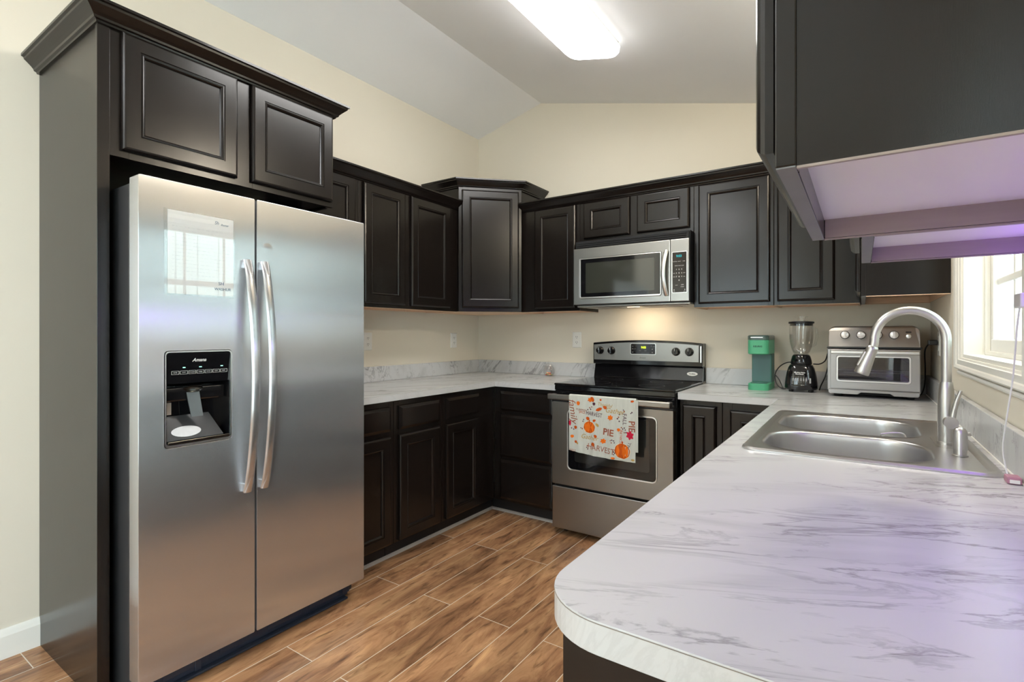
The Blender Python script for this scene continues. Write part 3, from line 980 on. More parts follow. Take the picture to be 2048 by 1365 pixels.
g.box(0.69, 0.722, fy1 - 0.075, fy1 - 0.035, 0.030, 0.082, 0.004)
g.box(0.69, 0.715, fy0 + 0.20, fy0 + 0.225, 0.012, 0.085, 0.004)
g.box(0.70, 0.730, fy0 + 0.05, fy1 - 0.05, 0.004, 0.014, 0.003)
g.build('toe_grille', M_NAVY, t)
for yy in (fy0 + 0.06, fy1 - 0.06):
    MB().lathe([(0.0, 0.0), (0.018, 0.0), (0.018, 0.012), (0.010, 0.014), (0.010, 0.024), (0, 0.024)], (0.64, yy, 0.0), 16).build('foot', M_BLACK, t)
for yy, w_ in ((fy0 + 0.05, 0.05), (fy1 - 0.05, 0.05)):
    MB().box(0.64, 0.745, yy - w_ / 2, yy + w_ / 2, 1.7505, 1.762, 0.003).build('hinge_cover', M_DGREY, t)
for yy in (-2.437, -2.370):
    pts, n = [], 28
    for k in range(n + 1):
        s = k / n
        z = 1.512 - s * 0.872
        bow = math.sin(PI * s) ** 0.75
        pts.append((fxf + 0.010 + 0.052 * bow, yy + 0.004 * math.sin(PI * s), z))
    h = MB()
    h.tube(pts, 1.0, 12, flat=(0.0080, 0.0165, (1, 0, 0)))
    h.box(fxf - 0.001, fxf + 0.016, yy - 0.011, yy + 0.011, 1.480, 1.513, 0.003)
    h.box(fxf - 0.001, fxf + 0.016, yy - 0.011, yy + 0.011, 0.640, 0.673, 0.003)
    h.build('handle', M_STEEL, t)
# water and ice dispenser
dd = MB()
y0_, y1_, za, zb = DISP
dd.prism(rrect(y0_ + 0.002, y1_ - 0.002, za + 0.002, zb - 0.002, 0.013, 5), 0.7125, fxf + 0.003, holes=[rrect(y0_ + 0.0055, y1_ - 0.0055, za + 0.010, zb - 0.006, 0.011, 5)], plane='yz')
dd.box(0.7125, 0.7155, y0_ + 0.002, y1_ - 0.002, za + 0.002, zb - 0.002)
dd.build('dispenser_frame', M_CHROME, t)
dp = MB()
dp.rings([[(fxf - 0.008, y, 1.064) for y in (y0_ + 0.006, y1_ - 0.006)] + [(fxf + 0.001, y, 1.170) for y in (y1_ - 0.006, y0_ + 0.006)],
          [(0.716, y, 1.050) for y in (y0_ + 0.006, y1_ - 0.006)] + [(0.716, y, 1.170) for y in (y1_ - 0.006, y0_ + 0.006)]])
# lettering and keys lie on the slightly tilted panel
nx = Vector((0.106, 0, -0.009)).normalized()
vv = Vector((0.009, 0, 0.106)).normalized()
def on_ctrl(y, z): return Vector((fxf - 0.008 + (z - 1.064) * 0.009 / 0.106, y, z))
lg = dp
lg.mi = 1
lg.text('Amana', 0.016, on_ctrl(-2.603, 1.143), (0, 1, 0), vv, shear=0.35, out=0.0006, bold=0.0004)
for k in range(7):
    yc_ = -2.678 + k * 0.0268
    lg.text(('FILTER', 'LIGHT', 'CRUSHED', 'CUBED', 'WATER', 'LOCK', 'RESET')[k], 0.0042, on_ctrl(yc_, 1.1015), (0, 1, 0), vv, out=0.0005)
ctrl = lg.build('control_panel', [M_BLACKGL, M_INK], t)
for k in range(7):
    yc_ = -2.678 + k * 0.0268
    kb = MB()
    for (ya, yb, z_a, z_b) in ((-0.0118, 0.0118, 0.0052, 0.0060), (-0.0118, 0.0118, -0.0060, -0.0052), (-0.0118, -0.0110, -0.0052, 0.0052), (0.0110, 0.0118, -0.0052, 0.0052)):
        p0, p1 = on_ctrl(yc_ + ya, 1.1015 + z_a), on_ctrl(yc_ + yb, 1.1015 + z_b)
        kb.box(min(p0.x, p1.x), max(p0.x, p1.x) + 0.0008, yc_ + ya, yc_ + yb, 1.1015 + z_a, 1.1015 + z_b)
    kb.build('key', M_INK, ctrl)
for yy in (-2.651, -2.598, -2.525):
    p = on_ctrl(yy, 1.1185)
    MB().box(p.x - 0.001, p.x + 0.001, yy - 0.004, yy + 0.004, 1.1172, 1.1198).build('indicator_light', M_GREENLED, ctrl)
cv = MB()
cv.box(0.7156, 0.7200, y0_ + 0.006, y1_ - 0.006, za + 0.012, 1.064)          # back
cv.box(0.7200, fxf - 0.002, y0_ + 0.0058, y0_ + 0.0090, za + 0.012, 1.064)
cv.box(0.7200, fxf - 0.002, y1_ - 0.0090, y1_ - 0.0058, za + 0.012, 1.064)
cv.box(0.7200, 0.7500, y0_ + 0.009, y1_ - 0.009, 1.000, 1.050, 0.006)        # hood above the paddle
cv.build('dispenser_cavity', M_BLACKGL, t)
tr = MB()
tr.box(0.7200, fxf + 0.004, y0_ + 0.0092, y1_ - 0.0092, za + 0.0125, za + 0.022, 0.003)
tr.build('drip_tray', M_BLACKGL, t)
GREYP = mat('grey_gloss_plastic', (0.05, 0.05, 0.052), 0.12, spec=0.6, var=0.2, vscale=30)
GLINTP = mat('painted_tray_highlight', (0.60, 0.60, 0.61), 0.3, var=0.1, vscale=60)  # pale colour of the painted highlight on the tray plate
sl = MB()                                                                       # pale sloped floor plate
sl.rings([[(0.722, y0_ + 0.012, za + 0.10), (0.722, y1_ - 0.055, za + 0.10), (fxf - 0.006, y1_ - 0.028, za + 0.0235), (fxf - 0.006, y0_ + 0.010, za + 0.0235)],
          [(0.720, y0_ + 0.012, za + 0.094), (0.720, y1_ - 0.055, za + 0.094), (fxf - 0.006, y1_ - 0.028, za + 0.0225), (fxf - 0.006, y0_ + 0.010, za + 0.0225)]])
sl.build('tray_plate', GREYP, t)
slope = lambda y, f: (0.722 + (fxf - 0.006 - 0.722) * f + 0.0012, y, za + 0.10 + (0.0235 - 0.10) * f + 0.0012)
MB().flat([slope(-2.636 + 0.048 * math.cos(2 * PI * k / 28), 0.70 + 0.22 * math.sin(2 * PI * k / 28)) for k in range(28)]).build('tray_highlight', GLINTP, t)  # reflection highlight on the tray, put in as a pale oval
MB().box(0.7202, 0.7222, y0_ + 0.010, y0_ + 0.046, za + 0.105, 0.995).build('pale_back_plate', mat('beige_back_plate', (0.50, 0.46, 0.40), 0.4), t)
MB().lathe([(0.0, 0), (0.034, 0), (0.030, -0.012), (0.018, -0.022), (0, -0.024)], (0.748, -2.610, 1.052), 24).build('nozzle', M_CLEAR, t)
pd = MB()
pd.rings([[(0.752, -2.632, 1.030), (0.752, -2.590, 1.030), (0.766, -2.583, 0.944), (0.766, -2.622, 0.944)], [(0.747, -2.632, 1.030), (0.747, -2.590, 1.030), (0.761, -2.583, 0.944), (0.761, -2.622, 0.944)]])
pd.build('paddle', mat('clear_grey_paddle', (0.08, 0.08, 0.085), 0.15, spec=0.6), t)
# shallow dent above the handle
MB().lathe([(0.0001, 0.0009), (0.008, 0.0008), (0.016, 0.0005), (0.023, 0.0002), (0.031, 0.00005)], (fxf - 0.0002, -2.352, 1.566), 28, axis='x', capped=False).build('door_dent', M_STEEL, t)
# note in a plastic sleeve
t = thing('note_sheet', 'handwritten white paper sheet in a clear sleeve stuck to the freezer door', 'paper', (fxf + 0.002, -2.594, 1.51))
M_PAPER = mat('white_paper', (0.80, 0.80, 0.79), 0.55, var=0.01)
MB().box(fxf + 0.0006, fxf + 0.0014, -2.704, -2.485, 1.371, 1.653).build('sheet', M_PAPER, t)
s_ = MB()
s_.box(fxf + 0.0018, fxf + 0.0022, -2.714, -2.481, 1.366, 1.658)
s_.build('sleeve', thin_glass('clear_sleeve', (1, 1, 1), 0.05), t)
hw = MB()
rnd = random.Random(4)
for k in range(15):
    z = 1.600 - k * 0.0125
    y = -2.690
    while y < -2.50:
        l = rnd.uniform(0.004, 0.014)
        hw.box(fxf + 0.0014, fxf + 0.0016, y, y + l, z + rnd.uniform(-.0006, .0006), z + 0.0008)
        y += l + rnd.uniform(0.003, 0.006)
hw.build('faint_lines', mat('faint_pencil', (0.62, 0.62, 0.63), 0.6), t)
hw = MB()
hw.text('Sh', 0.016, (fxf + 0.0014, -2.545, 1.633), (0, 1, 0), (0, 0, 1), shear=0.2)
hw.text('ihunar', 0.011, (fxf + 0.0014, -2.517, 1.629), (0, 1, 0), (0, 0, 1), shear=0.2)
hw.text('SH', 0.017, (fxf + 0.0014, -2.530, 1.415), (0, 1, 0), (0, 0, 1), shear=0.1)
hw.text('WASHUR', 0.014, (fxf + 0.0014, -2.524, 1.395), (0, 1, 0), (-0, 0.06, 1), shear=0.0)
hw.build('handwriting', mat('teal_ink', (0.10, 0.16, 0.22), 0.6), t)

# ================================================================== range
rx0, rx1 = 1.1155, 1.8685
rm = (rx0 + rx1) / 2
t = thing('range', 'stainless steel electric range with black glass cooktop and towel on its handle', 'stove', (rm, -0.36, 0))
b = MB()
b.box(rx0, rx1, -0.640, -0.020, 0.030, 0.885)
b.box(rx0 + 0.02, rx1 - 0.02, -0.60, -0.05, 0.012, 0.031)
b.build('body', M_BLACK, t)
MB().box(rx0 - 0.0015, rx1 + 0.0015, -0.668, -0.075, 0.9150, 0.928, 0.005).build('cooktop', M_BLACKGL, t)
MB().box(rx0 + 0.001, rx1 - 0.001, -0.664, -0.06, 0.8855, 0.9148, 0.004).build('cooktop_rim', M_BLACKGL, t)
bn = MB()
for bx, by, br in ((1.31, -0.50, 0.10), (1.31, -0.22, 0.075), (1.68, -0.50, 0.075), (1.68, -0.22, 0.10)):
    n = 40
    rs = []
    for rr in (br, br - 0.0015):
        rs.append([(bx + rr * math.cos(2 * PI * k / n), by + rr * math.sin(2 * PI * k / n), 0.9283) for k in range(n)])
    bn.rings(rs, False, False)
bn.build('burner_ring', mat('dark_grey_print', (0.035, 0.035, 0.035), 0.3), t)
MB().box(rx0 + 0.004, rx1 - 0.004, -0.662, -0.641, 0.826, 0.884, 0.003).build('front_vent', M_BLACKGL, t)
# oven door
dx0, dx1, dz0, dz1 = rx0 + 0.004, rx1 - 0.002, 0.313, 0.818
wx0, wx1, wz0, wz1 = 1.222, 1.780, 0.408, 0.776
d = MB().prism(rrect(dx0, dx1, dz0, dz1, 0.006, 3), -0.700, -0.645, holes=[rrect(wx0, wx1, wz0, wz1, 0.030, 8)], plane='xz', bev=0.003)
od = d.build('oven_door', M_STEELR, t)
bz = MB()
bz.prism(rrect(wx0 + 0.0005, wx1 - 0.0005, wz0 + 0.0005, wz1 - 0.0005, 0.0295, 8), -0.7025, -0.690, holes=[rrect(wx0 + 0.008, wx1 - 0.008, wz0 + 0.008, wz1 - 0.008, 0.024, 8)], plane='xz', bev=0.002)
bz.build('window_bezel', M_CHROME, od)
MB().prism(rrect(wx0 + 0.0082, wx1 - 0.0082, wz0 + 0.0082, wz1 - 0.0082, 0.024, 8), -0.6985, -0.680, plane='xz').build('window_border', M_BLACKGL, od)
MB().prism(rrect(wx0 + 0.052, wx1 - 0.045, wz0 + 0.055, wz1 - 0.020, 0.014, 5), -0.6992, -0.6986, plane='xz').build('oven_window', M_SMOKE, od)
MB().box(dx0, dx1, -0.694, -0.646, 0.8185, 0.829, 0.002).build('door_top_strip', M_BLACK, t)
hb = MB()
hb.box(rx0 + 0.003, rx1 - 0.001, -0.760, -0.738, 0.836, 0.870, 0.006, 3)
hb.box(rx0 + 0.006, rx0 + 0.036, -0.739, -0.690, 0.838, 0.866, 0.004)
hb.box(rx1 - 0.036, rx1 - 0.006, -0.739, -0.690, 0.838, 0.866, 0.004)
hb.build('handle', M_STEELR, t)
MB().box(dx0, dx1, -0.699, -0.641, 0.040, 0.298, 0.004).build('storage_drawer', M_STEELR, t)
MB().box(dx0 + 0.01, dx1 - 0.01, -0.672, -0.641, 0.2985, 0.3125).build('drawer_gap', M_BLACKM, t)
for fx_ in (rx0 + 0.05, rx1 - 0.05):
    for fy_ in (-0.60, -0.08):
        MB().lathe([(0, 0), (0.017, 0), (0.017, 0.010), (0.008, 0.012), (0.008, 0.03), (0, 0.03)], (fx_, fy_, 0.0), 16).build('foot', M_BLACK, t)
# backguard
lo = MB()
lo.rings([[(rx0 + 0.001, -0.088, 0.9285), (rx1 - 0.001, -0.088, 0.9285), (rx1 - 0.001, -0.004, 0.9285), (rx0 + 0.001, -0.004, 0.9285)],
          [(rx0 + 0.001, -0.064, 1.022), (rx1 - 0.001, -0.064, 1.022), (rx1 - 0.001, -0.004, 1.022), (rx0 + 0.001, -0.004, 1.022)]])
lo.box(rx0 + 0.002, rx1 - 0.002, -0.092, -0.086, 0.9285, 0.934, 0.002)
lo.build('backguard_lower', M_BLACKGL, t)
# upper housing with an arched top, steel face plate in front
def top_z(x, base): return base + 0.020 * (1 - ((x - rm) / 0.38) ** 2)
xs = [rx0 - 0.002 + (rx1 - rx0 + 0.004) * k / 24 for k in range(25)]
up = MB()
up.prism([(xs[0], 1.0225), (xs[-1], 1.0225)] + [(x, top_z(x, 1.172)) for x in xs[::-1]], -0.094, -0.003, plane='xz', bev=0.004)
up.build('backguard', M_BLACKGL, t)
fpx = [rx0 + 0.006 + (rx1 - rx0 - 0.026) * k / 24 for k in range(25)]
fp = MB().prism([(fpx[0], 1.052), (fpx[-1], 1.052)] + [(x, top_z(x, 1.1575)) for x in fpx[::-1]], -0.098, -0.0945, plane='xz', bev=0.001)
plate = fp.build('control_plate', M_STEELR, t)
sp_ = MB().box(rx1 - 0.012, rx1 - 0.004, -0.097, -0.0945, 1.05, 1.155, 0.001)
sp_.build('end_trim', M_CHROME, t)
for kx in (1.170, 1.256, 1.704, 1.790):
    k = MB()
    k.lathe([(0.0, 0.0), (0.0275, 0.0), (0.0275, -0.006), (0.024, -0.012), (0.022, -0.024), (0.019, -0.028), (0, -0.028)], (kx, -0.0985, 1.118), 28, axis='y')
    k.box(kx - 0.005, kx + 0.005, -0.134, -0.120, 1.096, 1.140, 0.003)
    kn = k.build('knob', M_BLACKGL, t)
    MB().box(kx - 0.0012, kx + 0.0012, -0.1348, -0.1340, 1.122, 1.139).build('pointer', M_INK, kn)
mk = MB()
for kx in (1.170, 1.256, 1.704, 1.790):
    for q in range(11):
        an = PI * (1.25 - 1.5 * q / 10)
        mk.box(kx + 0.034 * math.cos(an) - 0.0008, kx + 0.034 * math.cos(an) + 0.0008, -0.0986, -0.0982, 1.118 + 0.034 * math.sin(an) - 0.0008, 1.118 + 0.034 * math.sin(an) + 0.0008)
mk.text('Amana', 0.016, (1.478, -0.0982, 1.0725), (1, 0, 0), (0, 0, 1), shear=0.35)
mk.build('plate_print', M_INKD, plate)
fr_ = MB().prism(rrect(1.393, 1.571, 1.094, 1.170, 0.008, 4), -0.1005, -0.0982, holes=[rrect(1.397, 1.567, 1.0975, 1.1665, 0.006, 4)], plane='xz')
fr_.build('display_frame', M_CHROME, plate)
dsp = MB().prism(rrect(1.3972, 1.5668, 1.0977, 1.1663, 0.006, 4), -0.0998, -0.0982, plane='xz').build('display', M_BLACKGL, t)
mk = MB()
for q in range(9): mk.text(str(q + 1 if q < 9 else 0), 0.006, (1.437 + q * 0.0105, -0.0998, 1.105), (1, 0, 0), (0, 0, 1))
for (cx_, cz_) in ((1.410, 1.150), (1.410, 1.132), (1.427, 1.132), (1.410, 1.110), (1.437, 1.152), (1.541, 1.153), (1.558, 1.150)):
    mk.box(cx_ - 0.005, cx_ + 0.005, -0.1001, -0.0998, cz_ - 0.0012, cz_ + 0.0012)
mk.text('BAKE', 0.005, (1.462, -0.0998, 1.120), (1, 0, 0), (0, 0, 1)); mk.text('START', 0.005, (1.500, -0.0998, 1.120), (1, 0, 0), (0, 0, 1))
mk.prism([(1.542, 1.128), (1.552, 1.128), (1.547, 1.136)], -0.1001, -0.0998, plane='xz')
mk.prism([(1.542, 1.112), (1.552, 1.112), (1.547, 1.104)], -0.1001, -0.0998, plane='xz')
mk.build('display_keys', mat('grey_print', (0.25, 0.25, 0.25), 0.5), dsp)
MB().text('9:03', 0.020, (1.487, -0.0998, 1.142), (1, 0, 0), (0, 0, 1), bold=0.0006).build('clock', M_CLOCK, dsp)
n = 32
bd = MB()
bd.rings([[(1.802 + 0.034 * math.cos(2 * PI * k / n), -0.0775 + (0.9805 + 0.0125 * math.sin(2 * PI * k / n) - 0.9805) * 0.25 + o, 0.9755 + 0.0125 * math.sin(2 * PI * k / n)) for k in range(n)] for o in (0.004, 0.0)])
badge = bd.build('oval_badge', M_WHITE, t)
MB().text('AccuBake', 0.010, (1.802, -0.0778, 0.9755), (1, 0, 0), (0, 0.25, 1), out=0.001, bold=0.0003).build('badge_lettering', M_INKD, badge)

# ------------------------------------------------------------------ dish towel
M_CLOTH = mat('pale_grey_cotton', (0.54, 0.555, 0.505), 0.9, spec=0.1, var=0.12, vscale=26, stretch=(3, 1, 0.6), bump=0.25, bscale=500, sheen=0.2)
M_ORANGE = mat('orange_print', (0.74, 0.155, 0.015), 0.9, spec=0.1, var=0.15, vscale=60)
M_ORANGED = mat('dark_orange_print', (0.50, 0.085, 0.012), 0.9, spec=0.1)
M_RED = mat('crimson_print', (0.50, 0.018, 0.050), 0.9, spec=0.1)
M_PLUM = mat('plum_print', (0.085, 0.035, 0.055), 0.9, spec=0.1)
M_RUST = mat('rust_print', (0.30, 0.10, 0.06), 0.9, spec=0.1)
M_OCHRE = mat('ochre_print', (0.46, 0.31, 0.10), 0.9, spec=0.1)
M_CREAM = mat('cream_print', (0.75, 0.68, 0.50), 0.9, spec=0.1)
t = thing('dish_towel', 'autumn dish towel printed with pumpkins and lettering hanging over the oven handle', 'towel', (1.47, -0.75, 0.55))
TZ = 0.8765


def tw(x, z):                                    # y of the front hanging sheet
    f = max(0.0, min(1.0, (TZ - z) / 0.3))
    return -0.7655 - 0.004 * f + (0.0030 * math.sin((x - 1.27) * 62 + 0.6) + 0.0018 * math.sin((x - 1.27) * 131 + 2.1)) * f


def bot_z(x): return 0.548 - 0.024 * ((x - 1.27) / 0.40) - 0.006 * math.sin((x - 1.27) * 9)


def sheet(mb, x0, x1, yf, zb, over=True, nx=48, nz=30, lean=0.0):
    rows = []
    for j in range(nz + 1):
        v = j / nz
        rows.append([(x0 + (x1 - x0) * i / nx - lean * v, v) for i in range(nx + 1)])
    b = bmesh.new()
    G = []
    if over:                                     # wraps the bar from behind
        for (yy, zz) in ((-0.7325, 0.66), (-0.7325, 0.78), (-0.7325, 0.862), (-0.734, 0.872), (-0.740, 0.8755), (-0.750, 0.8770), (-0.758, 0.8760)):
            G.append([b.verts.new((x0 + (x1 - x0) * i / nx, yy, zz)) for i in range(nx + 1)])
    for r in rows:
        G.append([b.verts.new((x, yf(x, (1 - v) * (TZ - 0.005) + v * zb(x)), (1 - v) * (TZ - 0.005) + v * zb(x))) for x, v in r])
    for a_, c_ in zip(G, G[1:]):
        for i in range(nx): b.faces.new((a_[i], a_[i + 1], c_[i + 1], c_[i]))
    mb._merge(b, smooth=True, fix=False)


cl_ = MB()
sheet(cl_, 1.271, 1.681, tw, bot_z)
bk = MB()
sheet(bk, 1.640, 1.694, lambda x, z: tw(x, z) + 0.0035, lambda x: 0.583, over=False, nx=8)
bk.build('folded_back_layer', M_CLOTH, t)
# printed motifs follow the cloth
pm = cl_
PM = [M_CLOTH, M_ORANGE, M_ORANGED, M_RED, M_PLUM, M_RUST, M_OCHRE, M_CREAM]


def px_to_towel(u, v):
    """towel print coordinates, read off as fractions of the sheet (0-1 across, 0-1 down)"""
    return 1.271 + u * 0.410, TZ - 0.004 - v * (TZ - 0.004 - 0.530)


def warp_p(p, lift=0.0012): return Vector((p.x, tw(p.x, p.z) - lift, p.z))


def blob(u, v, ru, rv, m, n=20, wob=0.0, rot=0.0, lift=0.0012, lobes=0):
    cx_, cz_ = px_to_towel(u, v)
    pts = []
    for k in range(n):
        a = 2 * PI * k / n
        q = 1 + wob * math.sin(a * (lobes or 5) + rot * 3)
        x, z = ru * q * math.cos(a), rv * q * math.sin(a)
        x, z = x * math.cos(rot) - z * math.sin(rot), x * math.sin(rot) + z * math.cos(rot)
        x, z = cx_ + x, max(cz_ + z, bot_z(cx_ + x) + 0.001)
        x = min(max(x, 1.2715), 1.6805)
        z = min(z, TZ - 0.006)
        pts.append(Vector((x, 0, z)))
    b = bmesh.new()
    c0 = b.verts.new(warp_p(Vector((cx_, 0, cz_)), lift))
    vs = [b.verts.new(warp_p(p, lift)) for p in pts]
    for k in range(n): b.faces.new((c0, vs[k], vs[(k + 1) % n]))
    pm.mi = PM.index(m)
    pm._merge(b, fix=False)


def pumpkin(u, v, r):
    blob(u, v, r * 1.08, r * 1.02, M_CREAM, 28, lift=0.0009)
    blob(u, v, r * 1.0, r * 0.93, M_ORANGED, 28, 0.02, lobes=8, lift=0.0012)
    for k in (-0.62, -0.22, 0.22, 0.62):
        blob(u + k * r * 0.98 / 0.41, v, r * 0.23 * (1 - 0.25 * abs(k)), r * 0.86 * (1 - 0.22 * abs(k)), M_ORANGE, 18, lift=0.0015)
    blob(u, v - r * 1.05 / 0.34, r * 0.12, r * 0.16, M_ORANGED, 10, lift=0.0015)


def word(txt, u, v, size, m, ang=0.0, shear=0.0, stretch=1.0, bold=0.0):
    cx_, cz_ = px_to_towel(u, v)
    pm.mi = PM.index(m)
    U = Vector((math.cos(ang), 0, math.sin(ang)))
    V = Vector((-math.sin(ang), 0, math.cos(ang)))
    pm.text(txt, size, (cx_, -0.76, cz_), U, V, shear=shear, stretch=stretch, bold=bold, warp=lambda p: warp_p(Vector((min(max(p.x, 1.2715), 1.6805), 0, p.z))))


pumpkin(0.325, 0.520, 0.036)
pumpkin(0.815, 0.850, 0.045)
word('PIE', 0.610, 0.575, 0.052, M_RUST, -0.09, bold=0.0012)
word('HARVEST', 0.395, 0.295, 0.034, M_PLUM, -0.10, stretch=0.72)
word('HARVEST', 0.500, 0.865, 0.046, M_RUST, -0.11, stretch=0.88)
word('Gather', 0.700, 0.215, 0.040, M_OCHRE, -0.06, shear=0.3)
word('Gather', 0.325, 0.690, 0.038, M_OCHRE, -0.06, shear=0.3)
word('family', 0.065, 0.270, 0.062, M_RUST, -1.42, shear=0.3)
word('PIE', 0.945, 0.435, 0.050, M_RUST, -1.56, bold=0.0008)
word('PUMPKIN', 0.200, 0.240, 0.016, M_RUST, -0.05)
word('SPICE', 0.210, 0.280, 0.020, M_ORANGED, -0.05, stretch=0.8)
word('FALL', 0.845, 0.330, 0.034, M_PLUM, -1.56, stretch=0.9)
word('Thankful', 0.555, 0.125, 0.026, M_OCHRE, -0.08, shear=0.25)
word('PECAN PIE', 0.795, 0.640, 0.020, M_ORANGED, 1.5)
word('FALL', 0.905, 0.760, 0.024, M_PLUM, 1.2)
word('WEST', 0.060, 0.945, 0.018, M_RUST, -0.1)
for u, v, ru, rv, m_, ro in ((0.150, 0.130, .011, .012, M_ORANGE, 0), (0.345, 0.055, .018, .012, M_ORANGE, 0.2), (0.370, 0.045, .010, .016, M_ORANGED, 0.5), (0.395, 0.120, .009, .009, M_PLUM, .6),
                             (0.495, 0.045, .006, .006, M_ORANGED, 0), (0.470, 0.205, .020, .009, M_ORANGED, 0.4), (0.560, 0.165, .012, .009, M_ORANGED, -.4), (0.640, 0.325, .015, .013, M_ORANGE, .3),
                             (0.300, 0.375, .011, .010, M_ORANGED, -.6), (0.400, 0.400, .010, .007, M_ORANGED, .4), (0.445, 0.470, .012, .007, M_OCHRE, -.8), (0.110, 0.545, .010, .010, M_ORANGED, 0),
                             (0.535, 0.725, .016, .013, M_ORANGE, .2), (0.385, 0.800, .010, .012, M_ORANGED, .4), (0.420, 0.660, .008, .010, M_ORANGED, .7), (0.055, 0.705, .012, .009, M_ORANGE, .2),
                             (0.760, 0.510, .009, .009, M_ORANGE, 0), (0.925, 0.580, .019, .022, M_RED, .2), (0.018, 0.480, .008, .016, M_RED, 0), (0.115, 0.790, .009, .008, M_ORANGED, .3),
                             (0.680, 0.985, .012, .006, M_ORANGE, 0), (0.965, 0.970, .010, .006, M_OCHRE, 0), (0.955, 0.030, .010, .006, M_ORANGED, .2), (0.140, 0.810, .008, .006, M_OCHRE, -.5)):
    blob(u, v, ru, rv, m_, 24, 0.22 if m_ in (M_ORANGE, M_RED) and ru > .012 else 0.05, ro, lobes=6 if ru > .012 else 3)
rnd = random.Random(11)
for u, v in ((0.330, 0.190), (0.345, 0.215), (0.300, 0.225), (0.360, 0.175), (0.770, 0.260), (0.760, 0.305), (0.745, 0.330), (0.770, 0.370), (0.830, 0.180), (0.842, 0.200), (0.950, 0.210), (0.935, 0.225), (0.800, 0.470),
             (0.820, 0.490), (0.845, 0.470), (0.860, 0.500), (0.845, 0.545), (0.870, 0.540), (0.195, 0.545), (0.215, 0.555), (0.045, 0.565), (0.080, 0.580), (0.645, 0.700), (0.665, 0.690), (0.660, 0.735), (0.690, 0.700), (0.700, 0.730), (0.295, 0.835), (0.285, 0.865),
             (0.300, 0.890), (0.690, 0.880), (0.705, 0.900), (0.690, 0.925), (0.235, 0.400), (0.225, 0.430)):
    blob(u, v, rnd.uniform(.003, .005), rnd.uniform(.003, .005), rnd.choice([M_PLUM, M_RUST, M_PLUM]), 8)
pm.build('towel_front', PM, t)

# ================================================================== microwave
mx0, mx1, mz0, mz1, myf = 1.1145, 1.8700, 1.428, 1.798, -0.402
t = thing('microwave', 'stainless over-the-range microwave oven hanging above the range', 'microwave', ((mx0 + mx1) / 2, -0.2, mz0))
b = MB()
b.box(mx0 + 0.002, mx1 - 0.002, -0.372, -0.004, mz0 - 0.004, 1.8505)
b.build('body', M_BLACK, t)
vent = MB()
vent.box(mx0 + 0.006, mx1 - 0.006, -0.384, -0.3725, mz1 + 0.004, 1.846, 0.002)
for k in range(3): vent.box(mx0 + 0.02, mx1 - 0.02, -0.388, -0.384, mz1 + 0.009 + k * 0.012, mz1 + 0.015 + k * 0.012, 0.001)
vent.build('top_vent', M_BLACKM, t)
dsx = 1.7585                                     # seam between door and control panel
dwx0, dwx1, dwz0, dwz1 = 1.1565, 1.7065, 1.4655, 1.7315
dr = MB().prism([(mx0, mz0), (dsx - 0.001, mz0), (dsx - 0.001, mz1), (mx0, mz1)], myf, -0.3725, holes=[rrect(dwx0, dwx1, dwz0, dwz1, [0.006, 0.006, 0.014, 0.014], 6)], plane='xz', bev=0.003)
door = dr.build('door', M_STEELR, t)
bz = MB()
bz.prism(rrect(dwx0 + .0005, dwx1 - .0005, dwz0 + .0005, dwz1 - .0005, [0.006, 0.006, 0.0135, 0.0135], 6), myf - 0.003, -0.39, holes=[rrect(dwx0 + 0.010, dwx1 - 0.008, dwz0 + 0.011, dwz1 - 0.007, 0.006, 6)], plane='xz', bev=0.002)
bz.build('window_bezel', M_CHROME, door)
MB().prism(rrect(dwx0 + 0.0102, dwx1 - 0.0082, dwz0 + 0.0112, dwz1 - 0.0072, 0.006, 6), myf + 0.001, -0.385, plane='xz').build('window_border', M_BLACKGL, door)
MB().prism(rrect(dwx0 + 0.046, dwx1 - 0.044, dwz0 + 0.036, dwz1 - 0.032, 0.004, 4), myf + 0.0004, myf + 0.0009, plane='xz').build('window', M_MWGLASS, door)
MB().box(dsx - 0.0035, dsx - 0.0008, myf - 0.0012, myf + 0.004, mz0 + 0.002, mz1 - 0.002).build('edge_trim', M_CHROME, door)
cp = MB().prism([(dsx + 0.001, mz0), (mx1, mz0), (mx1, mz1), (dsx + 0.001, mz1)], myf, -0.3725, plane='xz', bev=0.003)
cpanel = cp.build('control_panel', M_STEELR, t)
MB().prism(rrect(1.770, 1.859, 1.478, 1.722, 0.004, 4), myf - 0.0026, myf + 0.0005, holes=[rrect(1.7725, 1.8565, 1.4805, 1.7195, 0.003, 4)], plane='xz').build('keypad_frame', M_CHROME, cpanel)
kp = MB().prism(rrect(1.7726, 1.8564, 1.4806, 1.7194, 0.003, 4), myf - 0.0018, myf - 0.0001, plane='xz').build('keypad', mat('brown_black_gloss', (0.016, 0.011, 0.010), 0.10, spec=0.5, coat=0.2), t)
X, Z, yk = Vector((1, 0, 0)), Vector((0, 0, 1)), myf - 0.0018
MB().text('9:03', 0.019, (1.812, yk, 1.6955), X, Z, bold=0.0004).build('clock', M_TEAL, kp)
kt = MB()
for r_, row in enumerate((('1', '2', '3'), ('4', '5', '6'), ('7', '8', '9'))):
    for c_, s_c in enumerate(row): kt.text(s_c, 0.0095, (1.797 + c_ * 0.0155, yk, 1.6165 - r_ * 0.0215), X, Z, bold=0.0004)
kt.text('0', 0.0095, (1.8125, yk, 1.552), X, Z, bold=0.0004)
